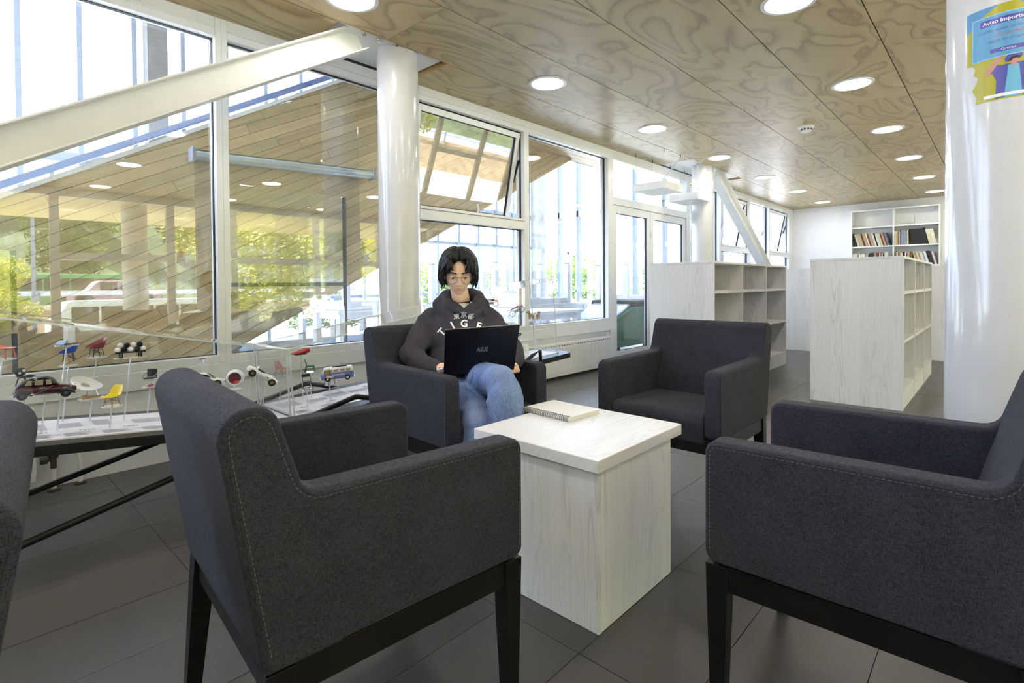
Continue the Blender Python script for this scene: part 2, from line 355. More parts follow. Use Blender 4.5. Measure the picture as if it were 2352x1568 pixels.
# ---- window wall: frames and panes
def pane(parent, x0, x1, z0, z1, y=YW+.055, tilt=.011, mat='glass'):
    zc = (z0+z1)/2; hz = (z1-z0)/2
    o = obj('pane', MB().box(x0, -.003, -hz, x1, .003, hz), M[mat], parent, loc=(0, y, zc)); o.rotation_euler = (-tilt, 0, 0); return o
def frame_rect(mb, x0, x1, z0, z1, w, y0, y1):
    mb.box(x0, y0, z0, x0+w, y1, z1); mb.box(x1-w, y0, z0, x1, y1, z1); mb.box(x0+w, y0, z1-w, x1-w, y1, z1); mb.box(x0+w, y0, z0, x1-w, y1, z0+w)
HEAD, SILL = 2.745, .585
bays = [(-3.5, -1.9), (-1.9, -.32), (-.32, 1.275), (1.275, 2.86), (2.86, 4.34), (4.34, 6.0)]
wn = 0
MW = .038
def bay(x0, x1, kind):
    global wn; wn += 1
    m = MB(); y0, y1 = YW-.02, YW+.10
    m.box(x0, y0, SILL, x0+MW, y1, ZC); m.box(x1-MW, y0, SILL, x1, y1, ZC); m.box(x0+MW, y0, HEAD, x1-MW, y1, ZC); m.box(x0+MW, y0, SILL, x1-MW, y1, SILL+.05)
    m.box(x0+MW, y0-.012, HEAD+.045, x1-MW, y0, HEAD+.052)
    o = struct('window_%d' % wn, m, M['frame'], bevel=.003)
    g = MB(); ix0, ix1 = x0+MW, x1-MW
    if kind == 'fixed':
        frame_rect(g, ix0, ix1, SILL+.05, HEAD, .0045, YW+.035, YW+.062); pane(o, ix0, ix1, SILL+.05, HEAD)
    else:
        tz = 1.73
        obj('transom', MB().box(ix0, y0, tz-.045, ix1, y1, tz+.045).box(ix0, y0-.01, tz+.047, ix1, y0+.02, tz+.07), M['frame'], o, bevel=.003)
        frame_rect(g, ix0, ix1, SILL+.05, tz-.045, .007, YW+.035, YW+.062); pane(o, ix0, ix1, SILL+.05, tz-.045)
        # open top-hung sash, kicked out at the foot
        sh = HEAD-tz-.06; a = kind if not isinstance(kind, str) else .19
        s = MB(); frame_rect(s, ix0+.012, ix1-.012, -sh, 0, .055, -.022, .022)
        so = obj('sash', s, M['frame'], o, loc=(0, YW+.045, HEAD-.012), bevel=.003); so.rotation_euler = (a, 0, 0)
        sg = MB(); frame_rect(sg, ix0+.067, ix1-.067, -sh+.055, -.055, .006, -.012, .012); obj('gasket', sg, M['gasket'], so)
        obj('sash_pane', MB().box(ix0+.067, -.003, -sh+.055, ix1-.067, .003, -.055), M['glass'], so)
        obj('stay_arm', MB().bar((ix1-.012, YW+.05, HEAD-.3), (ix1-.012, YW+.045+sin(a)*.62, HEAD-cos(a)*.62), .012, .02).bar((ix0+.012, YW+.05, HEAD-.3), (ix0+.012, YW+.045+sin(a)*.62, HEAD-cos(a)*.62), .012, .02), M['black'], o)
        obj('sash_handle', MB().tube([(ix0+.75, YW+.03, tz+.075), (ix0+.75, YW+.015, tz+.11), (ix0+.75, YW+.03, tz+.17)], .008, 6), M['frame'], o)
        frame_rect(g, ix0, ix1, tz+.045, HEAD, .006, YW+.03, YW+.05)
    obj('gasket', g, M['gasket'], o)
    return o
for k, (a, b) in enumerate(bays): bay(a, b, .2 if k == 4 else 'fixed')
for a, b, kd in ((8.40, 9.72, 'fixed'), (9.72, 11.28, .2), (11.28, 12.52, 'fixed'), (12.52, 14.0, .2)): bay(a, b, kd)
struct('trim_2', MB().box(14.0, YW-.02, SILL, XB, YW+.1, ZC), M['frame'])
# glazed double door with a fixed light above
m = MB(); y0, y1 = YW-.02, YW+.10
m.box(6.0, y0, 0, 6.09, y1, ZC).box(8.31, y0, 0, 8.40, y1, ZC).box(6.09, y0, HEAD, 8.31, y1, ZC).box(6.09, y0, 2.15, 8.31, y1, 2.25)
dr = struct('door_1', m, M['frame'], bevel=.003); pane(dr, 6.09, 8.31, 2.25, HEAD)
for x0, x1 in ((6.10, 7.12), (7.13, 8.30)):
    m = MB(); m.box(x0, YW-.005, .02, x0+.09, YW+.05, 2.145).box(x1-.09, YW-.005, .02, x1, YW+.05, 2.145).box(x0+.09, YW-.005, 2.04, x1-.09, YW+.05, 2.145).box(x0+.09, YW-.005, .02, x1-.09, YW+.05, .17)
    lf = obj('door_leaf', m, M['frame'], dr, bevel=.003); pane(lf, x0+.09, x1-.09, .17, 2.04, YW+.022, .004)
    g = MB(); frame_rect(g, x0+.09, x1-.09, .17, 2.04, .006, YW+.012, YW+.034); obj('gasket', g, M['gasket'], lf)
obj('hinge', MB().box(7.115, YW-.012, .35, 7.135, YW, .45).box(7.115, YW-.012, 1.75, 7.135, YW, 1.85), M['steel'], dr)
# ---- opposite window wall (seen mirrored in the panes)
struct('wall_street', MB().box(XL, YO-.16, -.1, XB, YO, .45), M['wallw'])
xs = [-3.6, -2.0, -.38, 1.22, 2.85, 3.94, 5.68, 7.3, 8.9, 10.5, 12.1, 13.7]
for k in range(len(xs)-1):
    x0, x1 = xs[k], xs[k+1]; w = .06; m = MB(); a, b = YO-.1, YO
    m.box(x0, a, .45, x0+w, b, ZC).box(x1-w, a, .45, x1, b, ZC).box(x0+w, a, 2.74, x1-w, b, ZC).box(x0+w, a, .45, x1-w, b, .52)
    tr = k in (1, 3, 5, 6, 8)
    if tr: m.box(x0+w, a, 1.7, x1-w, b, 1.82)
    o = struct('window_%d' % (20+k), m, M['frame'])
    if tr:
        obj('pane', MB().box(x0+w, YO-.05, .52, x1-w, YO-.044, 1.7), M['farglass'], o); obj('pane', MB().box(x0+w, YO-.05, 1.82, x1-w, YO-.044, 2.74), M['farglass'], o)
    else: obj('pane', MB().box(x0+w, YO-.05, .52, x1-w, YO-.044, 2.74), M['farglass'], o)
# ---- columns with head plates
def column(name, x, y, z1, r=.16, plate=None, label=None):
    o = struct(name, MB().lathe([(r, 0), (r, z1)], 48), M['gloss'], loc=(x, y, 0), smooth=1)
    if plate:
        x0, x1, ya, yb = plate
        pl = obj('head_plate', MB().box(x0-x, ya-y, 2.893, x1-x, yb-y, 2.912), M['white'], o)
        bl = MB()
        for bx, by in ((x0+.2, ya+.05), (x0+.33, ya+.07), (x0+.47, ya+.045), (x0+.3, yb-.1)): bl.lathe([(.014, 2.872), (.014, 2.893)], 8, T(bx-x, by-y, 0)).lathe([(.022, 2.886), (.022, 2.893)], 8, T(bx-x, by-y, 0))
        obj('bolt', bl, M['chrome'], pl)
    return o
column('column_1', 2.42, 3.45, 2.893, .157, (1.86, 2.75, 3.285, 3.812))
column('column_2', 7.98, 3.4, 2.893, .16, (7.4, 9.28, 3.285, 3.812))
colR = column('column_3', 2.42, -.007, 2.87, .16)
# ---- raking steel H beams under the ceiling
def hbeam(name, a, b, h=.165, w=.15, tf=.011, label=''):
    a = Vector(a); b = Vector(b); d = (b-a).normalized(); up = Vector((0,-1,0)).cross(d); up = up if up.z > 0 else -up
    m = MB()
    for s_ in (-1, 1): m.bar(a+up*s_*h/2, b+up*s_*h/2, w, tf, up=up)
    m.bar(a, b, .009, h, up=up)
    o = struct(name, m, M['steelw'], bevel=.002); return o
hbeam('beam_1', (-2.75, 3.42, -.02), (2.06, 3.42, 2.875))
hbeam('beam_2', (8.52, 3.42, 2.875), (13.2, 3.42, .04), h=.2)
for i, (x, z) in enumerate(((-2.75, 0), (13.2, 0))): obj('base_plate', MB().box(x-.25, 3.3, 0, x+.25, 3.54, .014), M['steelw'], bpy.data.objects['beam_%d' % (i+1)])
# ---- recessed downlights in rows
ringm = MB().lathe([(.165, 0), (.165, -.006), (.15, -.010), (.14, -.008), (.14, 0)], 36); lensm = MB().lathe([(.139, -.005), (.0, -.0055)], 36)
proto = None
lxs = [-2.12, -.19, 1.74, 3.66, 5.58, 7.52, 9.47, 11.41, 13.36]
rown = {2.96: 'row nearest the terrace windows', 1.0: 'row over the armchairs', -.96: 'row behind the big column', -2.92: 'row nearest the street windows'}
for y in (2.96, 1.0, -.96, -2.92):
    for i, x in enumerate(lxs):
        lab = 'recessed round downlight, %s from the far wall, %s' % (ORD[len(lxs)-1-i], rown[y])
        if proto is None:
            proto = thing('downlight', lab, 'light', (x, y, ZC), group='recessed downlights in the plywood ceiling')
            obj('trim_ring', ringm, M['ring'], proto, smooth=1); obj('diffuser', lensm, M['lamp'], proto, smooth=1)
        else: dup(proto, (x, y, ZC), None, lab)
# ---- stair flank clad in pine boards, beyond the windows
YS = 4.6; M['joint'] = plain('board_joint', (.09,.06,.035), .9)
def zt(x): return 3.04+.583*(x-2.616)
def zb(x): return .614+.50*(x-1.678)
SL = .51; ca = 1/sqrt(1+SL*SL); sa = SL*ca
st = struct('wall_stair', MB().prism([(-3.6, -.4), (1.0, -.4), (1.678, zb(1.678)-.01), (6.9, zb(6.9)), (7.6, 5.6), (7.0, zt(7.0)-.02), (-3.6, zt(-3.6)-.02)], Matrix(((1,0,0,0),(0,0,1,0),(0,1,0,0),(0,0,0,1))), YS+.02, YS+.16), M['joint'])
def clipx(poly, f):
    out = []
    for i in range(len(poly)):
        a, b = poly[i], poly[(i+1) % len(poly)]; fa, fb = f(a), f(b)
        if fa >= 0: out.append(a)
        if (fa >= 0) != (fb >= 0):
            t = fa/(fa-fb); out.append((a[0]+(b[0]-a[0])*t, a[1]+(b[1]-a[1])*t))
    return out
PW = .080; MXZ = Matrix(((1,0,0,0),(0,0,1,0),(0,1,0,0),(0,0,0,1)))
rp = random.Random(5); cnt = 0
for r in range(-36, 38):
    off = r*PW; x = -3.9 + rp.uniform(0, 1.3)
    while x < 7.2:
        ln = rp.choice((1.1, 1.7, 2.4, 3.0)); g = .0011
        c = [(x+g, off+g), (x+ln-g, off+g), (x+ln-g, off+PW-g*2.2), (x+g, off+PW-g*2.2)]
        w = [(px*ca-py*sa, 1.2+px*sa+py*ca) for px, py in c]
        w = clipx(w, lambda p: zt(p[0])-p[1]); w = clipx(w, lambda p: p[1]-zb(p[0])) if w else w
        w = clipx(w, lambda p: p[0]+3.4) if w else w; w = clipx(w, lambda p: p[1]+.25) if w else w; w = clipx(w, lambda p: 4.2-p[1]) if w else w
        x += ln
        if len(w) < 3: continue
        cx_ = sum(p[0] for p in w)/len(w); cz_ = sum(p[1] for p in w)/len(w)
        if abs(sum(w[i][0]*w[(i+1) % len(w)][1]-w[(i+1) % len(w)][0]*w[i][1] for i in range(len(w)))) < .006: continue
        rel = [((p[0]-cx_)*ca+(p[1]-cz_)*sa, -(p[0]-cx_)*sa+(p[1]-cz_)*ca) for p in w]
        o = obj('plank', MB().prism(rel, MXZ, 0, .02), M['pine'], st, loc=(cx_, YS+rp.uniform(0, .0015), cz_)); o.rotation_euler = (0, -atan2(sa, ca), 0); cnt += 1

# metal capping and blue hand rail along the stair edge
def along(z_, x0, x1, dz): return (x0, z_, zt(x0)+dz), (x1, z_, zt(x1)+dz)
a, b = along(YS+.07, -3.6, 6.2, .012); obj('capping', MB().bar(a, b, .17, .03), M['steelw'], st)
M['blue'] = plain('blue_rail_paint', s2l(96,116,168), .35)
a, b = along(YS+.07, -3.6, 6.2, .085); hr = obj('hand_rail', MB().bar(a, b, .05, .045), M['blue'], st)
pm2 = MB()
for x in (-2.5, -1, .5, 2, 3.5, 5): pm2.box(x-.012, YS+.055, zt(x), x+.012, YS+.085, zt(x)+.08)
obj('rail_post', pm2, M['steelw'], st)
# planked soffit between the window head and the stair flank
sf = struct('ceiling_atrium', MB().box(4.2, YW+.12, 2.93, 7.0, YS+.16, 3.1), M['gap'])
M['pine2'] = plank_wood('soffit_pine', s2l(180,150,104), s2l(140,112,72), 0)
for k in range(6):
    y = YW+.13+k*.118
    for x0, x1 in ((4.2, 5.4), (5.4, 6.95)): obj('plank', MB().box(x0+.002, y+.002, 2.905, x1-.002, y+.116, 2.93), M['pine2'], sf)
# ================================================================ OUTSIDE
M['conc'] = plain('pale_concrete', s2l(168,166,160), .8, vary=.12, scale=5, bump=.1); M['fmet'] = plain('facade_metal', s2l(138,148,162), .4)
M['pave'] = plain('paving', s2l(206,203,196), .85, vary=.08); M['asph'] = plain('road_asphalt', s2l(128,126,124), .9, vary=.1); M['earth'] = plain('earth_bank', s2l(146,122,88), .95, vary=.3, scale=2)
M['lawn'] = plain('lawn', s2l(118,138,58), .95, vary=.35, scale=3); M['hill'] = plain('hill_forest_floor', s2l(70,84,44), .95, vary=.4, scale=.6)
M['soff'] = plank_wood('outdoor_soffit_boards', s2l(220,200,154), s2l(196,172,122), 1)
# unseen storey added above to block sun, its eaves, and the soffit over the street terrace
struct('wall_storey_sunblock', MB().box(XL-.1, -7.4, 3.22, XB+.2, YW+.12, 6.4), M['conc'])
so_ = struct('ceiling_street_terrace', MB().box(XL-3, -7.4, 2.86, XB+4, YO-.11, 3.22), M['gap'])
sb = None
for i in range(-3, 14):
    for j in range(4):
        x0, y0 = XL+1.2+i*.9, YO-.13-.955*(j+1)
        b_ = MB().box(.003, .003, 0, .897, .952, .02)
        if sb is None: sb = obj('soffit_board', b_, M['soff'], so_, loc=(x0, y0, 2.838))
        else: inst(sb, so_, (x0, y0, 2.838))
struct('ground_terrace', MB().box(-8, -7.8, -.3, 22, YO-.16, -.06), M['pave'])
struct('ground_lawn', MB().add([(-30,-7.8,-.1),(40,-7.8,-.1),(40,-11.5,-.75),(-30,-11.5,-.75)], [(0,1,2,3)]), M['lawn'])
struct('ground_road', MB().box(-40, -18.5, -1.2, 50, -11.5, -.8), M['asph'])
struct('ground_bank', MB().add([(-40,-18.5,-.8),(50,-18.5,-.8),(50,-21,.85),(-40,-21,.85)], [(0,1,2,3)]), M['earth'])
struct('ground_upper_road', MB().box(-50, -29, .3, 60, -21, .85), M['asph'])
hm = MB().grid(lambda a, b: Vector((-70+150*a, -29-50*b, .85+26*b**1.2+3*noise.noise(Vector((a*7, b*4, .3)))*b)), 30, 14)
struct('hill', hm, M['hill'], smooth=2)
# trees: trunk and leafy crown
M['bark'] = plain('tree_bark', s2l(96,80,62), .9, vary=.3)
def crown_mesh(seed, rx, rz, n, ls, base=0.):
    r = random.Random(seed); m = MB(); blobs = []
    for k in range(16):
        a = r.uniform(0, 6.28); q = r.uniform(.2, .8); blobs.append((Vector((rx*q*cos(a), rx*q*sin(a), base+rz*r.uniform(.12, .9))), r.uniform(.3, .48)))
    for k in range(n):
        c, s_ = r.choice(blobs); d = Vector((r.gauss(0,1), r.gauss(0,1), r.gauss(0,1))).normalized()
        p = c + Vector((d.x*rx, d.y*rx, d.z*rz*.5))*s_*r.uniform(.6, 1.05); u = Vector((r.gauss(0,1), r.gauss(0,1), r.gauss(0,.6))).normalized(); v = u.orthogonal().normalized()*ls*r.uniform(.5, 1); u *= ls*r.uniform(.8, 1.5)
        m.add([p-u*.5, p+v*.4, p+u*.5, p-v*.4], [(0,1,2,3)])
    return m
M['leafY'] = leaf_mat('leaf_yellow_green', s2l(150,156,40), s2l(206,198,70)); M['leafG'] = leaf_mat('leaf_green', s2l(64,96,34), s2l(120,146,56)); M['leafD'] = leaf_mat('leaf_dark', s2l(44,62,34), s2l(84,100,52))
CR = {}
def tree(kind, mat, label, x, y, z, h, r, n, ls, seed, group=None):
    t = thing('tree', label, 'tree', (x, y, z), seed*1.3, group)
    tk = MB().tube([(0,0,0), (.04*h,0,.25*h), (-.02*h,.03*h,.55*h), (0,0,.8*h)], [.05*h*.6, .04*h*.6, .03*h*.5, .012*h], 7)
    for a in range(5): tk.tube([(0,0,.35*h+.07*a*h), (.55*r*cos(a*1.3), .55*r*sin(a*1.3), (.5+.08*a)*h)], [.014*h, .004*h], 5)
    obj('trunk', tk, M['bark'], t, smooth=1)
    if kind not in CR: CR[kind] = obj('crown', crown_mesh(seed, r, h*.85, n, ls, h*.15), mat, t); CR[kind]['kind'] = 'stuff'; CR[kind]['_h'] = h; CR[kind]['_r'] = r; tag(CR[kind], kind='stuff')
    else:
        c = inst(CR[kind], t); c.scale = (r/CR[kind]['_r'], r/CR[kind]['_r'], h/CR[kind]['_h'])
    return t
tree('y', M['leafY'], 'large yellow-green tree on the lawn outside the street windows', 7.2, -10.6, -.6, 5.2, 2.5, 9000, .17, 3)
tree('y', M['leafY'], 'small rounded yellow-green tree beside the street, seen mirrored at the picture edge', 1.0, -14.5, -.8, 3.0, 1.2, 0, .1, 4)
tree('y', M['leafY'], 'slim yellow-green tree right of the large one on the lawn', 12.5, -11.0, -.7, 4.2, 1.3, 0, .1, 6)
tree('g', M['leafG'], 'broad green tree at the far end of the lawn', -3.0, -11.0, -.7, 5, 2.2, 6000, .2, 7)
k = 0; rt_ = random.Random(11)
for x, y in ((-20,-38),(-14,-34),(-8,-44),(-7,-34),(-1,-38),(0,-50),(5,-33),(7,-43),(12,-37),(14,-50),(18,-34),(21,-44),(26,-36),(32,-44)):
    zz = .85+26*max(0, (-29-y)/50)**1.2; tree('d' if k % 2 else 'g', M['leafD'], '%s green hillside tree above the upper road, %s from the left' % (['tall', 'broad', 'slender'][k % 3], ORD[k]), x, y, zz-.5, rt_.uniform(7, 10), rt_.uniform(2.2, 2.7), 5000, .42, 20+k, 'hillside trees above the upper road'); k += 1
# white van, green bus, red car, guard rail, lamp posts (all seen mirrored)
M['vanw'] = plain('white_van_paint', (.8,.8,.8), .3); M['busg'] = plain('green_bus_paint', s2l(70,150,80), .4); M['carr'] = plain('red_car_paint', s2l(168,140,136), .4); M['dglass'] = plain('dark_vehicle_glass', (.03,.035,.04), .1)
def vehicle(name, label, cat, x, y, z, L, Wd, H, mat, kind):
    t = thing(name, label, cat, (x, y, z)); hw = Wd/2
    if kind == 'car': pf = [(0,.25),(.02*L,.5*H),(.2*L,.56*H),(.33*L,H),(.72*L,H),(.9*L,.6*H),(L,.5*H),(L,.25)]
    else: pf = [(0,.3),(0,.55*H),(.09*L,H*.97),(.14*L,H),(.98*L,H),(L,.95*H),(L,.3)]
    obj('body', MB().prism(pf, MXZ, -hw, hw), mat, t, loc=(-L/2, 0, 0), bevel=.04)
    n = 2 if kind == 'car' else 5; w0, w1 = (.32, .74) if kind == 'car' else (.1, .95); zz0, zz1 = (.6*H, .92*H) if kind == 'car' else (.56*H, .88*H)
    for k in range(n):
        a = -L/2+L*(w0+(w1-w0)*k/n)+.04*L/n; b = -L/2+L*(w0+(w1-w0)*(k+1)/n)-.03*L/n
        for s_ in (-1, 1): obj('window', MB().box(a, s_*hw-.012, zz0, b, s_*hw+.012, zz1), M['dglass'], t)
    for xx in (-.32*L, .32*L):
        for s_ in (-1, 1): obj('wheel', MB().lathe([(.0, -.1), (.33, -.1), (.35, 0), (.33, .1), (0, .1)], 18, T(xx, s_*(hw-.1), .35) @ RX(pi/2)), M['rubber'], t, smooth=1)
    obj('bumper', MB().box(-L/2-.06, -hw+.05, .28, -L/2+.03, hw-.05, .48).box(L/2-.03, -hw+.05, .28, L/2+.06, hw-.05, .48), M['black'], t)
    return t
vehicle('van', 'white van parked on the lower road, seen mirrored in the left window', 'van', 4.6, -15.4, -.8, 4.6, 1.8, 1.85, M['vanw'], 'van')
vehicle('bus', 'green bus on the upper road, seen mirrored in the left window', 'bus', 3.6, -27.5, .6, 6.0, 2.3, 1.8, M['busg'], 'bus')
vehicle('car', 'pale reddish car on the upper road in front of the green bus', 'car', 5.4, -23.2, .75, 3.6, 1.6, 1.2, M['carr'], 'car')
vehicle('car', 'white car parked on the lower road beside the large yellow-green tree', 'car', 13.2, -15.5, -.8, 4, 1.7, 1.4, M['vanw'], 'car')
gr = thing('guard_rail', 'long white guard rail along the upper road, seen mirrored', 'guard rail', (0, -21.1, .85))
obj('rail', MB().box(-30, -.03, .42, 40, .03, .62), M['vanw'], gr)
pp = None
for k in range(20):
    if pp is None: pp = obj('post', MB().box(-.04, -.04, 0, .04, .04, .6), M['fmet'], gr, loc=(-28+k*3.4, .06, 0))
    else: inst(pp, gr, (-28+k*3.4, .06, 0))
for k, (x, y, lab) in enumerate(((2.3, -19.2, 'grey street lamp post on the bank, left one in the mirrored view'), (5.6, -19.4, 'grey street lamp post on the bank, second from the left in the mirrored view'), (11.5, -19.3, 'grey street lamp post on the bank, right one in the mirrored view'))):
    t = thing('street_lamp', lab, 'street lamp', (x, y, -.8)); obj('post', MB().tube([(0,0,0), (0,0,6.5), (0,.2,7), (0,1.1,7.2)], [.07,.05,.045,.04], 8), M['fmet'], t, smooth=1); obj('lamp_head', MB().box(-.12, .9, 7.13, .12, 1.6, 7.25), M['vanw'], t, bevel=.02)
co = struct('column_4', MB().lathe([(.21, -.06), (.21, 2.86)], 32), M['white'], loc=(2.55, -4.7, 0), smooth=1); M['conc2'] = plain('grey_concrete', s2l(112,110,106), .8, vary=.15, scale=4, bump=.1)
# ---- atrium terrace beyond the glass: floor, glazed facades, pillars
struct('floor_atrium', MB().box(-6, YW+.16, -.25, 11.2, 9.6, -.03), M['pave'])
struct('ground_garden', MB().box(-30, 9.6, -.6, 11.2, 45, -.3).box(11.2, YW+.16, -.6, 50, 45, -.3), M['pave'])
f1 = struct('wall_facade_north', MB().box(-6, 9.27, -.03, 11.05, 9.37, .12).box(-6, 9.27, .84, 11.05, 9.35, .9).box(-6, 9.27, 2.0, 11.05, 9.35, 2.07).box(-6, 9.27, 2.78, 11.05, 9.39, 2.92).box(-6, 9.27, 5.2, 11.05, 9.39, 5.35), M['fmet'])
for k in range(-10, 17): obj('mullion', MB().box(.68+.622*k-.03, 9.24, -.03, .68+.622*k+.03, 9.4, 5.36), M['fmet'], f1)
obj('pane', MB().box(-6, 9.325, 0, 11, 9.331, 5.3), M['farglass'], f1)
f2 = struct('wall_facade_east', MB().box(10.95, 4.2, -.03, 11.07, 9.3, .12).box(10.95, 4.2, .62, 11.05, 9.3, .70).box(10.95, 4.2, 1.9, 11.05, 9.3, 2.01).box(10.93, 4.2, 2.78, 11.09, 9.3, 2.93).box(10.95, 4.2, 5.2, 11.07, 9.3, 5.35), M['frame'])
for y in (4.3, 4.9, 5.55, 6.3, 7.13, 7.9, 8.5, 9.07): obj('mullion', MB().box(10.93, y-.032, -.03, 11.07, y+.032, 5.36), M['fmet'], f2)
obj('pane', MB().box(10.997, 4.2, 0, 11.003, 9.3, 5.3), M['farglass'], f2)
obj('door_rail', MB().box(10.94, 7.95, 1.84, 11.06, 8.46, 1.9).box(10.94, 8.17, 0, 11.06, 8.23, 1.9).box(10.94, 7.95, 0, 11.06, 8.46, .12), M['frame'], f2)
struct('column_5', MB().box(2.02, 8.95, -.03, 2.27, 9.2, 5.36), M['conc2']); struct('column_6', MB().box(10.7, 9.0, -.03, 11.02, 9.26, 5.36), M['conc'])
struct('roof_atrium_shade', MB().box(-6.2, YW+.12, 5.36, 11.2, 9.5, 5.6), M['wallw'])  # unseen roof slab, added and set low to dim the atrium
# trees and low white buildings beyond the atrium glass
tree('g', M['leafG'], 'leafy green tree outside the atrium doors, middle of the glazed wall', 16.5, 12.2, -.3, 2.5, 1.5, 0, .2, 31)
tree('g', M['leafG'], 'leafy green tree outside the atrium, right of the glazed doors', 19.8, 10.6, -.3, 2.1, 1.2, 0, .2, 33)
tree('g', M['leafG'], 'leafy green tree outside the atrium behind the person', 11.2, 13.2, -.3, 2.3, 1.5, 0, .2, 35)
tree('g', M['leafG'], 'low leafy green tree outside the atrium seen beside the column', 6.6, 13.0, -.3, 1.6, 1.1, 0, .2, 36)
struct('wall_neighbour', MB().box(18, 5.2, -.3, 19, 8.0, 1.55), M['vanw']); struct('wall_parapet', MB().box(11.4, 5.0, -.3, 19, 5.15, 1.02).box(14.6, 4.9, -.3, 24, 5.0, 2.2), M['vanw'])
# white tables on the terrace, some carrying another one legs up
M['tabw'] = plain('white_table_laminate', (.66,.67,.70), .4, vary=.02)
tproto = None
def wtable(x, y, lab, up=False, rz=0, z=-.03):
    global tproto
    if tproto is None:
        tproto = thing('terrace_table', lab, 'table', (x, y, z), rz, 'white tables on the terrace')
        obj('tabletop', MB().box(-.7, -.375, .70, .7, .375, .74), M['tabw'], tproto, bevel=.005)
        obj('apron', MB().box(-.62, -.31, .61, .62, -.28, .70).box(-.62, .28, .61, .62, .31, .70).box(-.62, -.28, .61, -.59, .28, .70).box(.59, -.28, .61, .62, .28, .70), M['tabw'], tproto)
        lg = None
        for sx in (-1, 1):
            for sy in (-1, 1):
                if lg is None:
                    lg = obj('leg', MB().box(-.045, -.045, .012, .045, .045, .70), M['tabw'], tproto, loc=(sx*.62, sy*.3, 0)); obj('foot', MB().box(-.03, -.03, 0, .03, .03, .012), M['black'], lg)
                else: inst(lg.children[0], inst(lg, tproto, (sx*.62, sy*.3, 0)))
        t = tproto
    else: t = dup(tproto, (x, y, z), rz, lab)
    if up: t.rotation_euler = (pi, 0, rz); t.location = (x, y, z+.742+.742)
    return t
wtable(5.85, 5.0, 'white terrace table standing right behind the wide fixed window')
wtable(6.75, 5.85, 'white terrace table in the second row, bearing an upturned one', rz=.04)
wtable(6.85, 5.9, 'white table lying legs up on the second-row terrace table', True, .06)
wtable(6.2, 6.95, 'white terrace table in the third row behind the person', rz=.05)
wtable(6.4, 6.98, 'white table lying legs up on the third-row terrace table', True, .02)
wtable(8.3, 6.6, 'white terrace table near the glazed end wall, left one'); wtable(9.4, 5.6, 'white terrace table seen through the glass door leaf')
wtable(9.5, 5.66, 'white table lying legs up on the one behind the glass door', True, .1)
wtable(4.6, 7.6, 'white terrace table behind the round column', rz=.1); wtable(4.7, 7.62, 'white table lying legs up on the one behind the column', True, .12)
bn = thing('white_bench', 'long low white bench along the terrace below the window', 'bench', (5.6, 4.25, -.03))
obj('seat', MB().box(-.7, -.16, .40, .7, .16, .45), M['tabw'], bn); obj('leg', MB().box(-.66, -.14, 0, -.6, .14, .40), M['tabw'], bn); obj('leg', MB().box(.6, -.14, 0, .66, .14, .40), M['tabw'], bn)
for k in range(10): obj('slat', MB().box(-.55+k*.12, -.13, .05, -.49+k*.12, -.11, .40), M['tabw'], bn)
# green wheeled container by the glass door
M['gbin'] = plain('green_plastic', s2l(38,92,58), .35, vary=.15); M['clear'] = glass_mat('clear_lid', .12, (.85,.9,.95), .1, .35)
gb = thing('wheeled_container', 'green wheeled container with sloping front and black lid behind the glass door', 'container', (7.45, 4.62, -.03))
obj('body', MB().prism([(-.68,.14),(-.72,.52),(-.12,.76),(.62,.76),(.58,.14)], MXZ, -.36, .36), M['gbin'], gb, bevel=.02)
obj('front_cover', MB().prism([(-.74,.53),(-.73,.56),(-.14,.80),(-.13,.77)], MXZ, -.33, .33), M['clear'], gb); obj('lid', MB().box(-.15, -.39, .765, .66, .39, .85), M['rubber'], gb, bevel=.03)
obj('side_panel', MB().prism([(-.6,.25),(-.6,.5),(-.1,.70),(.5,.70),(.48,.25)], MXZ, -.372, -.36), M['gbin'], gb, bevel=.006)
for sx in (-.5, .45):
    for sy in (-.3, .3): obj('wheel', MB().lathe([(0,-.025),(.09,-.025),(.1,0),(.09,.025),(0,.025)], 16, T(sx, sy, .10) @ RX(pi/2)), M['rubber'], gb, smooth=1)
# roller screen case and the glass sheet beside the stair flank
M['alu'] = plain('anodised_aluminium', s2l(176,186,186), .35, .6)
sc_ = thing('projection_screen', 'silver roller screen case mounted on the timber stair flank', 'screen', (1.29, 4.5, 2.09))
a = Vector((0,0,0)); b = Vector((1.56, 0, .073))
obj('case', MB().prism(arc(0,0,.042,.5,2*pi-.5,14)+[(.04,-.03),(.04,.03)], Matrix(((0,0,1,0),(0,1,0,0),(1,0,0,0),(0,0,0,1))), 0, 1.56), M['alu'], sc_, smooth=1).rotation_euler = (0, -.0467, 0)
for p in (a, b): obj('end_cap', MB().box(p.x-.014, -.05, p.z-.055, p.x+.014, .05, p.z+.055), M['fmet'], sc_, bevel=.008)
obj('bracket', MB().box(.2, .04, -.01, .24, .1, .03).box(1.3, .04, .05, 1.34, .1, .09), M['steel'], sc_)
M['gedge'] = plain('green_glass_edge', (.01,.02,.018), .15)
gs = thing('glass_screen', 'clear glass screen with dark green edges in front of the stair flank', 'glass screen', (0, 4.38, -.03))
obj('pane', MB().box(1.49, -.005, 0, 2.47, .005, 1.12).box(1.49, -.005, 1.15, 2.47, .005, 1.92), M['farglass'], gs); obj('edge', MB().box(1.49, -.012, 1.12, 2.47, .012, 1.15), M['gedge'], gs); obj('edge', MB().box(2.465, -.012, 0, 2.49, .012, 1.92), M['gedge'], gs)
gs = thing('glass_screen', 'clear glass screen with dark edge at the far left of the stair flank', 'glass screen', (0, 4.38, -.03)); obj('pane', MB().box(-.9, -.005, 0, .27, .005, 1.35), M['farglass'], gs); obj('edge', MB().box(.27, -.012, 0, .295, .012, 1.35), M['gedge'], gs)
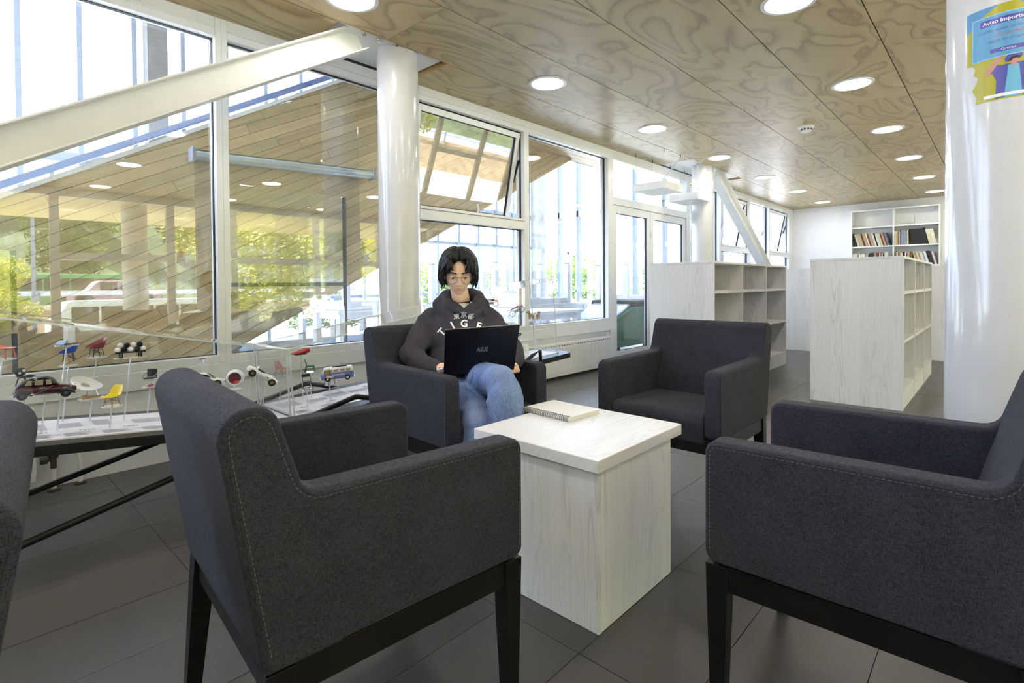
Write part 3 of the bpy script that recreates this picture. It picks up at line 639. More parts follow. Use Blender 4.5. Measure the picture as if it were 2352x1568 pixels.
# ================================================================ FURNITURE
CW, CD, HA, HU, HB, AT = .627, .630, .709, .402, .887, .074
MYZ = Matrix(((0,0,1,0),(1,0,0,0),(0,1,0,0),(0,0,0,1)))     # polygon (y, z) extruded along x
def fillet(pts, rad):
    """polyline corners rounded; pts = [(x, y, r)]"""
    out = []; n = len(pts)
    for i in range(n):
        p = Vector(pts[i][:2]); r = pts[i][2]; a = Vector(pts[i-1][:2])-p; b = Vector(pts[(i+1) % n][:2])-p
        if r <= 0: out.append(tuple(p)); continue
        a.normalize(); b.normalize(); an = a.angle(b); t = min(r/tan(an/2), 10); c = p + (a+b).normalized()*(r/sin(an/2))
        s0 = p+a*t-c; s1 = p+b*t-c; a0 = atan2(s0.y, s0.x); a1 = atan2(s1.y, s1.x); dl = (a1-a0+pi) % (2*pi)-pi
        k = max(3, int(abs(dl)/.25))
        for j in range(k+1): out.append((c.x+r*cos(a0+dl*j/k), c.y+r*sin(a0+dl*j/k)))
    return out
side = fillet([(0, HU, .015), (CD, HU, .03), (CD, HA, .035), (.078, HA+.006, .045), (.020, HB, .046), (-.078, HB, .05)], 0)
backp = fillet([(0, HU, .01), (.15, HU, .0), (.135, .50, .0), (.076, .715, .25), (.022, HB, .047), (-.08, HB+.001, .051)], 0)
def inset(poly, d):
    n = len(poly); out = []
    for i in range(n):
        p = Vector(poly[i]); a = (p-Vector(poly[i-1])); b = (Vector(poly[(i+1) % n])-p)
        if a.length < 1e-7 or b.length < 1e-7: continue
        a.normalize(); b.normalize(); nn = (Vector((-a.y, a.x))+Vector((-b.y, b.x))); nn.normalize(); k = max(.5, nn.dot(Vector((-a.y, a.x)))); out.append(tuple(p+nn*d/k))
    return out
def walk(poly, step, z):
    pts = poly+[poly[0]]; out = []; acc = 0; L = 0
    for i in range(len(pts)-1):
        a = Vector(pts[i]); b = Vector(pts[i+1]); l = (b-a).length; 
        while acc < L+l:
            t = (acc-L)/l if l > 1e-9 else 0; out.append((a+(b-a)*t, (b-a).normalized())); acc += step
        L += l
    return out
def make_armchair(label, loc, rz):
    t = thing('armchair', label, 'armchair', loc, rz, 'charcoal armchairs round the low table')
    for s in (-1, 1):
        x0, x1 = (CW/2-AT, CW/2) if s > 0 else (-CW/2, -CW/2+AT)
        ar = obj('arm', MB().prism(inset(side, .002), MYZ, x0, x1), M['fab'], t, bevel=.016, seg=4)
        pn = inset(side, .010); xs_ = CW/2-.0047 if s > 0 else -CW/2-.0008
        obj('side_panel', MB().prism(pn, MYZ, xs_, xs_+.0055), M['fab'], ar)
        sm = MB(); ps = inset(side, .016)
        for p, d in walk(ps, .0105, 0):
            if p.y < HU+.03: continue
            x = s*(CW/2+.0010); q = Vector((x, p.x, p.y)); dv = Vector((0, d.x, d.y))
            sm.bar(q-dv*.003, q+dv*.003, .0011, .0011)
        tag(obj('stitching', sm, M['thread'], ar), kind='stuff')
    b = obj('backrest', MB().prism(backp, MYZ, -CW/2+.001, CW/2-.001), M['fab'], t, bevel=.028, seg=5)
    sp = fillet([(.13, HU-.03, 0), (CD-.008, HU-.03, .02), (CD-.004, .515, .045), (.13, .50, 0)], 0)
    obj('seat', MB().prism(sp, MYZ, -CW/2+AT+.002, CW/2-AT-.002), M['fab'], t, bevel=.014, seg=3)
    fr = MB(); a0, a1 = HU-.065, HU-.002
    fr.box(-CW/2+.03, .012, a0, CW/2-.03, .036, a1).box(-CW/2+.03, CD-.036, a0, CW/2-.03, CD-.012, a1).box(-CW/2+.012, .04, a0, -CW/2+.036, CD-.04, a1).box(CW/2-.036, .04, a0, CW/2-.012, CD-.04, a1)
    obj('apron', fr, M['dwood'], t, bevel=.002)
    for sx in (-1, 1):
        for yy, rk in ((.03, -.035), (CD-.03, .0)):
            x = sx*(CW/2-.032); w, h = .027, .0165; m = MB()
            vs = [(x+i*w, yy+j*w, HU-.003) for i, j in ((-1,-1),(1,-1),(1,1),(-1,1))] + [(x+sx*.006+i*h, yy+rk+j*h, .004) for i, j in ((-1,-1),(1,-1),(1,1),(-1,1))]
            m.add(vs, ((0,1,2,3),(7,6,5,4),(0,4,5,1),(1,5,6,2),(2,6,7,3),(3,7,4,0)))
            l = obj('leg', m, M['dwood'], t, bevel=.002); obj('glide', MB().lathe([(.011, 0), (.011, .004)], 10, T(x+sx*.006, yy+rk, 0)), M['steel'], l)
    return t
chA = make_armchair('charcoal fabric armchair in front, back turned to the camera, left of the low table', (.402, 1.264, 0), -1.656)
chB = dup(chA, (0.016, 1.08, 0), 1.462, 'charcoal armchair cut off by the left picture edge, only its back edge showing')
chC = dup(chA, (1.755, 2.304, 0), -3.187, 'charcoal armchair in which the person with the laptop sits')
chD = dup(chA, (2.894, 1.204, 0), 1.574, 'empty charcoal armchair facing us behind the low table, before the bookshelves')
chE = dup(chA, (1.614, -.075, 0), .025, 'charcoal armchair at the right edge, seen from its side under the big column')
# low table: whitewashed box with a thick top
tb = thing('low_table', 'whitewashed pine box table between the armchairs with a spiral notebook on it', 'table', (1.372, .918, 0))
obj('tabletop', MB().box(-.027, -.018, .517, .545, .535, .558), M['washx'], tb, bevel=.003)
bx = MB().box(.018, 0, .001, .49, .018, .516).box(.018, .462, .001, .49, .48, .516); obj('board', MB().box(0, -.001, .001, .0185, .481, .516), M['wash'], tb, bevel=.001)
obj('board', MB().box(.4705, .018, .001, .489, .462, .516), M['wash'], tb, bevel=.001); obj('board', MB().box(.019, 0, .001, .489, .018, .516), M['wash'], tb, bevel=.001); obj('board', MB().box(.019, .462, .001, .489, .48, .516), M['wash'], tb, bevel=.001)
# spiral notebook
M['paper'] = plain('notebook_paper', (.8,.79,.75), .8, vary=.02); M['card'] = plain('notebook_cover', (.74,.72,.67), .6, vary=.04)
na = atan2(1.238-1.494, 1.643-1.659)
nb = thing('notebook', 'closed white spiral notebook lying on the low table', 'notebook', (1.652, 1.366, .5584), na)
# local x along the spiral edge, y away from it
obj('pages', MB().box(-.125, .012, .002, .125, .2, .014), M['paper'], nb); obj('cover', MB().box(-.128, .006, .014, .128, .204, .0165), M['card'], nb, bevel=.001); obj('back_cover', MB().box(-.128, .006, 0, .128, .204, .002), M['card'], nb)
sp = MB()
for k in range(27):
    x = -.122+k*.0094; sp.tube([(x, .012+.0125*cos(a), .009+.011*sin(a)) for a in [i*2*pi/10 for i in range(10)]], .0011, 5, closed=True)
tag(obj('spiral', sp, M['black'], nb), kind='stuff')
# double sided low bookshelves
def shelf_unit(label, x, y, n=3, bwid=.80, D=.706, H=1.31):
    t = thing('bookshelf', label, 'bookshelf', (x, y, 0)); L = n*bwid; th = .02
    obj('top', MB().box(-.004, -.004, H-.022, L+.004, D+.004, H), M['washx'], t, bevel=.002)
    for k in range(n+1):
        xx = k*bwid-(th/2 if 0 < k < n else (0 if k == 0 else th)); obj('end_panel' if k in (0, n) else 'divider', MB().box(xx, 0, .0, xx+th, D, H-.022), M['wash'], t, bevel=.001)
    bk = MB(); 
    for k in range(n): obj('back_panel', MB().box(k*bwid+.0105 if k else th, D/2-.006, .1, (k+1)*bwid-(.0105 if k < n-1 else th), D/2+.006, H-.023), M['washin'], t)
    for k in range(n):
        xa, xb = (k*bwid+.0105 if k else th+.0005), (k+1)*bwid-(.0105 if k < n-1 else th+.0005)
        for y0, y1 in ((.004, D/2-.007), (D/2+.007, D-.004)):
            for z in (.14, .565, .985): obj('shelf', MB().box(xa, y0, z, xb, y1, z+.028), M['washx'], t, bevel=.001)
            yk = .006 if y0 < .1 else D-.024
            obj('plinth', MB().box(xa, yk, .002, xb, yk+.018, .139), M['washx'], t)
    return t
shelf_unit('low whitewashed double bookshelf behind the empty armchair, left of the aisle', 5.233, 2.114)
shelf_unit('low whitewashed double bookshelf right of the aisle, its end panel facing us', 5.487, .612)
shelf_unit('low whitewashed bookshelf in the rear row, left of the aisle', 9.298, 2.114)
shelf_unit('low whitewashed bookshelf in the rear row, right of the aisle behind the column', 9.298, .56)
# tall white bookcase against the far wall
BX = 13.98
bc = thing('bookcase', 'tall white bookcase with two bays of books against the far wall', 'bookcase', (BX, .955, 0))
for y in (0, .776, 1.552): obj('side_panel', MB().box(0, y, 0, .29, y+.025, 2.68), M['frame'], bc, bevel=.002)
obj('top', MB().box(0, .025, 2.655, .29, 1.552, 2.68), M['frame'], bc); obj('back_panel', MB().box(.28, .025, .02, .289, 1.552, 2.655), M['white'], bc)
SZ = (2.275, 1.845, 1.415, .985, .555, .1)
for z in SZ:
    for y0, y1 in ((.0255, .7755), (.8015, 1.5515)): obj('shelf', MB().box(.002, y0, z, .279, y1, z+.03), M['frame'], bc, bevel=.001)
bmats = {}
def bmat(name, c):
    if name not in bmats: bmats[name] = plain('cover_'+name.replace(' ', '_'), c, .6)
    return bmats[name]
BC = {'tan': s2l(176,156,122), 'brown': s2l(110,66,48), 'black': (.008,.008,.009), 'cream': s2l(214,204,170), 'white': s2l(222,222,218), 'ochre': s2l(176,142,84), 'dark red': s2l(130,44,38), 'pale blue': s2l(132,152,178), 'grey': s2l(140,140,138), 'navy': s2l(44,54,84), 'green': s2l(86,136,50), 'beige': s2l(196,182,150), 'pale green': s2l(190,200,170), 'orange': s2l(178,112,78)}
bmesh_cache = {}
def book(color, y, z, w, h, lean, label, grp):
    """y: base edge nearest the window; book grows towards smaller y"""
    key = (color, round(w, 3), round(h, 3))
    if key not in bmesh_cache:
        m = MB().box(0, -w, 0, .19, 0, h).box(.006, -w+.003, h, .186, -.003, h+.001, 1)
        o = obj('book', m, [bmat(color, BC[color]), M['paper']]); bmesh_cache[key] = o
    else: o = bmesh_cache[key].copy(); link(o)
    o.location = (BX+.03, y, z); o.rotation_euler = (-lean, 0, 0) if lean else (0, 0, 0)
    tag(o, label, 'book', grp); return o
rb = random.Random(3)
def row(cols, y0, z, hr, lean, where, y1, wr=(.02, .04)):
    y = y0; cnt = {}
    tot = [rb.uniform(*wr) for _ in cols]; sc = min(1, (y0-y1)/(sum(tot)/cos(lean))) if True else 1
    for c, w in zip(cols, tot):
        w = round(w*sc, 3); h = round(rb.choice((hr[0], (hr[0]+hr[1])/2, hr[1])), 3); cnt[c] = cnt.get(c, 0)+1
        book(c, y, z+.031, w-.0006, h, lean, '%s %s book from the window side on %s' % (ORD[cnt[c]-1], c, where), 'books on '+where)
        y -= w/cos(lean)+.0002
yl, yr = .955+1.55, .955+.774
row('black green tan tan tan tan brown black black pale_green tan ochre white brown tan tan white black white cream black pale_green dark_red tan brown grey navy'.replace('pale_green', 'pale-green').split() if False else ['black','pale green','tan','tan','tan','brown','black','tan','ochre','white','brown','tan','tan','white','black','white','cream','pale green','dark red','tan','brown','grey','navy'], yl-.085, 1.845, (.27, .30), .27, 'the middle shelf, left bay', .955+.84)
row(['cream','beige','tan','brown','beige','navy','pale blue','pale blue','grey','pale blue','grey','cream'], yr, 1.845, (.29, .31), 0, 'the middle shelf, right bay', .955+.53, (.018, .03))
y = .955+.46
for k in range(9): book('black', y-k*.0295, 1.845+.031, .028, .33 if k < 8 else .345, .2, '%s black binder from the window side on the middle shelf' % ORD[k], 'black binders on the middle shelf, right bay')
y -= 9*.0295+.012
for k, c in enumerate(['pale green','cream','cream','white','cream']): book(c, y-k*.026, 1.845+.031, .024, .31, .22, '%s pale book leaning beside the black binders' % ORD[k], 'pale books beside the black binders')
row(['white','white','pale green','white','brown','white','pale green','cream','white','white','grey','white','grey','black','navy','black','navy','grey','ochre','dark red','brown','white','dark red','cream','black','green','white','white'], yl, 1.415, (.25, .28), 0, 'the lower shelf, left bay', .955+.81, (.018, .03))
row(['brown','green','white','dark red','ochre','cream','white','black','brown','white','dark red','white','orange','brown','green'], yr, 1.415, (.25, .28), 0, 'the lower shelf, right bay', .955+.46, (.017, .028))
row(['pale green','orange','beige','cream','grey','cream','white','pale blue','white','white','black','navy','black','brown','white','grey'], .955+.39, 1.415, (.27, .29), .25, 'the lower shelf beside the black folders', .955+.04, (.018, .03))
# shelf divider on the upper shelf
be = thing('bookend', 'thin grey upright bookend alone on the upper right shelf', 'bookend', (BX+.02, .955+.43, 2.306)); obj('upright', MB().box(0, 0, .002, .12, .004, .19), M['steel'], be); obj('foot', MB().box(0, 0, 0, .12, .1, .002), M['steel'], be)
# hanging white box lamps
def box_lamp(label, x, y, z):
    t = thing('hanging_box_lamp', label, 'lamp', (x, y, z))
    obj('housing', MB().box(0, 0, .0, .52, .46, .1), M['vanw'], t, bevel=.004); obj('diffuser', MB().box(.015, .015, -.003, .505, .445, 0), M['white'], t)
    for a, b in ((.02,.02),(.5,.02),(.02,.44),(.5,.44)):
        w = obj('wire', MB().tube([(a, b, .1), (a, b, ZC-z)], .0011, 5), M['steel'], t); obj('hook', MB().tube([(a, b, ZC-z-.05), (a, b, ZC-z)], .004, 6), M['black'], w)
    return t
b1 = box_lamp('white flat box lamp hung on wires, the left of the two', 6.46, 3.26, 2.345); b2 = box_lamp('white flat box lamp hung on wires, the right of the two', 7.50, 3.26, 2.32)
M['cord'] = plain('white_cord', (.75,.75,.73), .5)
obj('cord', MB().tube([(.5, .3, .1), (.55, .28, .25), (.5, .05, .45), (.52, .0, ZC-2.345-.01)] , .006, 7).tube([(.52,0,ZC-2.345-.012), (.62,-.08,ZC-2.345-.09), (.75,-.16,ZC-2.345-.1), (.84,-.22,ZC-2.345-.01)], .006, 7), M['cord'], b1, smooth=1)
sd = thing('smoke_detector', 'white round smoke detector on the plywood ceiling', 'smoke detector', (6.74, 1.66, ZC))
obj('base', MB().lathe([(.0, 0), (.085, 0), (.085, -.012), (.07, -.02), (0, -.02)], 28), M['vanw'], sd, smooth=1); obj('cap', MB().lathe([(.058, -.02), (.055, -.05), (.035, -.062), (0, -.062)], 24), M['vanw'], sd, smooth=1)
sl_ = MB()
for k in range(10): a = k*2*pi/10; sl_.box(.0575, -.008, -.046, .0595, .008, -.026, M=RZ(a))
obj('vent_slot', sl_, M['black'], sd)
# radiators under the windows
M['rad'] = plain('radiator_enamel', (.8,.8,.79), .35, vary=.02)
def radiator(label, x0, x1, z0, z1, y=YW-.035):
    t = thing('radiator', label, 'radiator', (x0, y, z0)); L, H = x1-x0, z1-z0
    obj('body', MB().box(0, -.085, 0, L, -.006, H), M['rad'], t, bevel=.006); g = MB(); n = int(L/.034)
    for k in range(n): g.box(.02+k*.034, -.0885, .035, .02+k*.034+.020, -.0845, H-.05)
    obj('corrugated_face', g, M['rad'], t, bevel=.0015, seg=1); s = MB()
    for k in range(int(L/.05)): s.box(.015+k*.05, -.0865, H-.032, .015+k*.05+.028, -.0849, H-.024)
    obj('vent_slot', s, M['gasket'], t); obj('bracket', MB().box(.2, -.012, .05, .24, .034, H-.05).box(L-.24, -.012, .05, L-.2, .034, H-.05), M['rad'], t)
    return t
r1 = radiator('white panel radiator below the wide fixed window, right of the display case', 3.1, 5.87, .035, .41)
obj('valve', MB().lathe([(.018,0),(.022,.02),(.02,.06),(.0,.065)], 12, T(2.74, -.05, .36)).lathe([(.012,0),(.012,.05)], 8, T(2.77, -.05, .36) @ RY(pi/2)), M['cord'], r1, smooth=1)
r2 = radiator('white panel radiator low on the window wall behind the front display case', -1.7, .31, .075, .46)
M['bronze'] = plain('tarnished_brass', s2l(86,78,66), .4, .8)
obj('valve', MB().lathe([(.02,0),(.024,.012),(.024,.04),(.016,.05)], 12, T(2.085, -.045, .10)).lathe([(.014,-.055),(.014,.0)], 10, T(2.085,-.045,.10)).lathe([(.02,.0),(.02,.03)], 10, T(2.03,-.045,.095) @ RY(pi/2)).lathe([(.011,0),(.011,.03)], 10, T(2.055,-.045,.095) @ RY(pi/2)), M['bronze'], r2, smooth=1)
obj('pipe', MB().tube([(2.085,-.045,.05),(2.085,-.045,-.074)], .011, 10).tube([(2.11, -.01, .34),(2.17,-.01,.2),(2.2,-.012,.05),(2.2,-.02,-.074)], .011, 10), M['cord'], r2, smooth=1)
obj('rosette', MB().lathe([(.012,0),(.03,0),(.03,.006),(.012,.01)], 14, T(2.2,-.02,-.074)), M['bronze'], r2); obj('rosette', MB().lathe([(.012,0),(.03,0),(.03,.006),(.012,.01)], 14, T(2.085,-.045,-.074)), M['bronze'], r2)
# ---- lettering helper
_fonts = {}
def text_geo(body, size=1., align='CENTER', ext=0, cjk=False, shear=0, bold=0):
    cu = bpy.data.curves.new('lettering', 'FONT'); cu.body = body; cu.size = size; cu.align_x = align; cu.extrude = ext; cu.shear = shear; cu.offset = bold
    cu.resolution_u = 3
    o = bpy.data.objects.new('lettering', cu); COL.objects.link(o); dg = bpy.context.evaluated_depsgraph_get(); me = bpy.data.meshes.new_from_object(o.evaluated_get(dg))
    vs = [v.co.copy() for v in me.vertices]; fs = [tuple(p.vertices) for p in me.polygons]
    bpy.data.objects.remove(o); bpy.data.curves.remove(cu); bpy.data.meshes.remove(me); return vs, fs
# ---- notice wrapped round the big column
pc = thing('notice_poster', 'yellow and blue notice with a drawn figure holding a sign, stuck on the big column', 'poster', (2.42, -.007, 0))
PA0, PR, PZ0, PWD, PHT = radians(180-.0)-radians(38), .1604, 1.667, .21, .297
# left edge of the sheet is the one nearer the windows; angles measured from the column axis
az = atan2(.007, -2.42)
def pmap(s, t, lift=0): a = az-radians(38)+s/.16; r = PR+lift; return Vector((r*cos(a), r*sin(a), PZ0+t))
def sheet(name, poly, mat, lift, parent=pc):
    """flat print shape, cut into thin vertical strips so it follows the column"""
    m = MB(); xs_ = [p[0] for p in poly]; n = max(1, int((max(xs_)-min(xs_))/.006)); x0 = min(xs_); w = (max(xs_)-x0)/n
    for k in range(n):
        a, b = x0+k*w, x0+(k+1)*w; q = clipx(clipx(poly, lambda p: p[0]-a), lambda p: b-p[0])
        if len(q) > 2: m.add([pmap(p[0], p[1], lift) for p in q], [tuple(range(len(q)))])
    return obj(name, m, mat, parent)
def ptext(body, s, t, size, mat, lift, rot=0, name='lettering', shear=0, bold=0):
    vs, fs = text_geo(body, size, shear=shear, bold=bold); m = MB(); m.add([pmap(s+v.x*cos(rot)-v.y*sin(rot), t+v.x*sin(rot)+v.y*cos(rot), lift) for v in vs], fs); return obj(name, m, mat, pc)
K = {k: plain('print_'+k, s2l(*c), .25, vary=0) for k, c in dict(olive=(176,170,52), blue=(92,148,196), sign=(100,160,200), pale=(150,200,224), purple=(88,86,168), skin=(196,142,128), white=(236,236,240), lilac=(206,206,224), hair=(40,34,44), red=(190,90,110), shirt=(112,180,212)).items()}
wav = [(.0, .128), (.02, .124), (.027, .112), (.022, .094), (.034, .082), (.03, .066), (.018, .046), (.03, .022), (.028, 0)]
sheet('print_ground', [(0, .297)]+wav+[(.21, 0), (.21, .297)], K['olive'], 0)
sheet('print_corner', [(0, .297), (0, .225)]+[(.03+.0*k, .26) for k in range(1)]+[(.085, .297)], K['blue'], .0003); sheet('print_corner', [(.21, .297), (.21, .225), (.18, .26), (.125, .297)], K['blue'], .0003)
sheet('print_sleeve', [(.0575,.088),(.068,.112),(.097,.104),(.1,.075)], K['purple'], .0003); sheet('print_sleeve', [(.21,.108),(.165,.122),(.132,.1),(.125,.075)], K['purple'], .0003)
sheet('print_jacket', [(.078,.004),(.08,.06),(.07,.085),(.1,.106),(.142,.106),(.17,.085),(.162,.06),(.164,.004)], K['purple'], .0004)
sheet('print_shirt', [(.098,.004),(.108,.102),(.132,.102),(.14,.004)], K['shirt'], .0006); sheet('print_arm', [(.048,.088),(.062,.078),(.1,.136),(.084,.136)], K['skin'], .0005); sheet('print_arm', [(.19,.088),(.178,.078),(.15,.136),(.166,.136)], K['skin'], .0005)
sheet('print_neck', [(.114,.098),(.114,.112),(.127,.112),(.127,.098)], K['skin'], .0007); sheet('print_hat', [(.101+.0, .112),(.099,.122),(.107,.134),(.122,.137),(.137,.133),(.141,.126),(.138,.120),(.116,.122),(.108,.110)], K['purple'], .0008)
sheet('print_hair', [(.108,.112),(.112,.122),(.126,.127),(.137,.122),(.134,.117),(.12,.12),(.114,.112)], K['hair'], .001); sheet('print_face', [(.112,.108),(.113,.118),(.122,.122),(.132,.119),(.132,.109),(.124,.103),(.116,.103)], K['skin'], .0009)
sheet('print_sign_edge', [(.018,.132),(.018,.268),(.192,.268),(.192,.132)], K['pale'], .0011); sheet('print_sign', [(.021,.135),(.021,.265),(.189,.265),(.189,.135)], K['sign'], .0013)
sheet('print_band', [(.04,.236),(.04,.256),(.17,.256),(.17,.236)], K['purple'], .0015); sheet('print_band', [(.066,.148),(.066,.161),(.15,.161),(.15,.148)], K['purple'], .0015)
ptext('Aviso Importante', .105, .2405, .0165, K['white'], .0017, bold=.0003); ptext('Cuando saques un libro de la', .105, .216, .0118, K['purple'], .0017); ptext('estanteria', .105, .2005, .0118, K['sign'], .0015) if False else None
ptext('no lo guardes!', .108, .199, .0118, K['red'], .0017); ptext('dejalo en el carrito', .108, .181, .0125, K['purple'], .0017); ptext('Gracias', .108, .151, .0115, K['white'], .0017)
sheet('print_strip', [(.05,.008),(.05,.018),(.195,.018),(.195,.008)], K['white'], .0011)
# ================================================================ DISPLAY CASES WITH MINIATURES
def colr(name, c, rough=.35, **k):
    if name not in M: M[name] = plain(name, s2l(*c), rough, **k)
    return M[name]
YF, YBk = 2.74, 3.16
def zb1(x): return .505-.1*(x-.232)
def zt1(x): return .984-.208*(x-.139)
def zb2(x): return .408+.05*(x-1.238)
def zt2(x): return .761+.1673*(x-1.215)
N1 = Vector((.1, 0, 1)).normalized(); N2 = Vector((-.05, 0, 1)).normalized()
def slab(mb, q, t, mi=0):
    q = [Vector(p) for p in q]; n = (q[1]-q[0]).cross(q[2]-q[0]).normalized()*t/2; vs = [p-n for p in q]+[p+n for p in q]; k = len(q)
    return mb.add(vs, [tuple(range(k))[::-1], tuple(range(k, 2*k))]+[(i, (i+1) % k, k+(i+1) % k, k+i) for i in range(k)], mi)
M['board'] = plain('exhibit_board_print', s2l(226,224,230), .5, vary=.03); M['pgrey'] = plain('print_grey', s2l(176,176,186), .6, vary=.1); M['pdark'] = plain('print_dark', s2l(64,64,74), .6)
def case(label, x0, x1, xt0, xt1, zb_, zt_, N, yb0, yb1):
    t = thing('display_case', label, 'display case', (0, 0, 0))
    b0 = [Vector((x0, YF, zb_(x0))), Vector((x1, YF, zb_(x1))), Vector((x1, yb1, zb_(x1))), Vector((x0, yb0, zb_(x0)))]
    tp = [Vector((xt0, YF, zt_(xt0))), Vector((xt1, YF, zt_(xt1))), Vector((xt1, yb1, zt_(xt1))), Vector((xt0, yb0, zt_(xt0)))]
    for q in ((b0[0], b0[1], tp[1], tp[0]), (b0[3], b0[2], tp[2], tp[3]), (b0[0], b0[3], tp[3], tp[0]), (b0[1], b0[2], tp[2], tp[1]), (tp[0], tp[1], tp[2], tp[3])):
        obj('acrylic_panel', slab(MB(), q, .006), M['acry'], t)
    e = MB()
    for a, b in ((tp[0],tp[1]),(tp[1],tp[2]),(tp[2],tp[3]),(tp[3],tp[0]),(b0[0],tp[0]),(b0[1],tp[1]),(b0[2],tp[2]),(b0[3],tp[3])): e.bar(a, b, .0075, .0075)
    obj('acrylic_edge', e, M['acre'], t)
    o = .052; f = [b0[0]+Vector((-o,-o,0)), b0[1]+Vector((o,-o,0)), b0[2]+Vector((o,o,0)), b0[3]+Vector((-o,o,0))]
    f = [Vector((p.x, p.y, zb_(p.x)))-N*.012 for p in f]
    tr = MB()
    for i in range(4): tr.bar(f[i]-N*.012, f[(i+1) % 4]-N*.012, .085, .040, up=N)
    obj('tray_frame', tr, M['black'], t, bevel=.002); obj('tray_floor', slab(MB(), [p-N*.016 for p in f], .006), M['black'], t)
    bd = obj('board', slab(MB(), [p-N*.004 for p in b0], .006), M['board'], t)
    return t, bd
c1, bd1 = case('long clear acrylic display case with miniatures, sloping down towards the seated person', -1.15, 1.228, -1.12, 1.208, zb1, zt1, N1, YBk, YBk)
c2, bd2 = case('clear acrylic display case rising to the right behind the seated person', 1.248, 3.50, 1.222, 3.44, zb2, zt2, N2, YBk, 2.99)
def trestle(label, fr, bk, cross=()):
    t = thing('trestle', label, 'trestle', (0, 0, 0))
    for pts, y in ((fr, YF-.085), (bk, YBk+.085)): obj('leg_tube', MB().tube([(x, y, z) for x, z in pts], .0145, 10), M['black'], t, smooth=1)
    for x, z in cross: obj('cross_tube', MB().tube([(x, YF-.085, z), (x, YBk+.085, z)], .012, 8), M['black'], t, smooth=1)
tp_ = [(-.36,.0145), (1.47,.452), (1.56,.472), (1.66,.448), (2.98,.0145)]
trestle('black bent steel tube trestle between the two display cases, its peak showing', tp_, tp_, ((-.1,.077), (2.45,.187)))
tp_ = [(-2.3,.0145), (-1.45,.50), (-1.28,.66), (-1.2,.63), (-1.1,.0145)]
trestle('black steel tube trestle at the outer end of the left display case', tp_, tp_)
trestle('black steel tube trestle under the right end of the rear display case', [(1.95,.0145), (3.08,.545), (3.17,.575), (3.21,.0145)], [(1.95,.0145), (3.02,.505), (3.12,.49), (3.2,.0145)])
# printed timeline on the boards
def bprint(par, zb_, N, x, y, body, size):
    vs, fs = text_geo(body, size, 'LEFT'); m = MB(); m.add([Vector((x+v.x, y+v.y, zb_(x+v.x)))+N*.0004 for v in vs], fs); obj('lettering', m, M['pdark'], par)
def brect(m, zb_, N, x, y, w, h, mi=0, l=.0002): m.add([Vector((a, b, zb_(a)))+N*l for a, b in ((x,y),(x+w,y),(x+w,y+h),(x,y+h))], [(0,1,2,3)], mi)
for k, yr_ in enumerate(('1930','1935','1941','1944','1945','1948','1950','1951','1953','1955','1956','1958','1960','1963')): bprint(bd1, zb1, N1, -1.02+k*.155, 2.86, yr_, .03)
for k, yr_ in enumerate(('1965','1968','1970','1972','1973','1976','1980','1984','1989','1993','1998','2000','2003')): bprint(bd2, zb2, N2, 1.33+k*.165, 2.86, yr_, .03)
rp2 = random.Random(9)
for par, zb_, N, xa, xb in ((bd1, zb1, N1, -1.1, 1.2), (bd2, zb2, N2, 1.28, 3.4)):
    m = MB(); x = xa
    while x < xb-.14:
        brect(m, zb_, N, x, 2.93+rp2.uniform(0,.03), rp2.uniform(.06,.13), rp2.uniform(.05,.14), 0)
        for k in range(5): brect(m, zb_, N, x, 2.765+k*.014, rp2.uniform(.05,.11), .004, 1)
        x += rp2.uniform(.12, .17)
    tag(obj('board_print', m, [M['pgrey'], M['pdark']], par), kind='stuff')
# ---- placing helpers
def ray_(u, v): return F_ + R_*((u-1176)/CF) - U_*((v-CCY)/CF)
def at_y(u, v, y): d = ray_(u, v); return Vector((0,0,CH))+d*(y/d.y)
def board_y(u, v, c):
    d = ray_(u, v); zb_, s = (zb1, -.1) if c == 1 else (zb2, .05); z0 = zb_(0); t = (z0-CH)/(d.z-s*d.x); return CH*0+d.y*t
M['rod'] = glass_mat('acrylic_rod', .16, (.9,.93,.95), .08, .35); M['disc'] = glass_mat('acrylic_disc', .1, (.94,.96,.97), .1, .22)
def stand(lab, p, c, r=.035, disc=True, rod2=None):
    """acrylic rod standing on the board, with a small round shelf at p"""
    N = N1 if c == 1 else N2; zb_ = zb1 if c == 1 else zb2
    t = thing('display_stand', lab, 'stand', p); h = (p.z-zb_(p.x))/(N.z-(-.1 if c == 1 else .05)*N.x)
    for off in (rod2 or (0,)): obj('rod', MB().tube([(0,0,-.003 if disc else 0), Vector((off,0,0))-N*(h-.0015)], .0031, 8), M['rod'], t, smooth=1)
    if disc: obj('disc', MB().lathe([(0,-.0045),(r,-.0045),(r,-.0005),(0,-.0005)], 24), M['disc'], t, smooth=1)
    return t
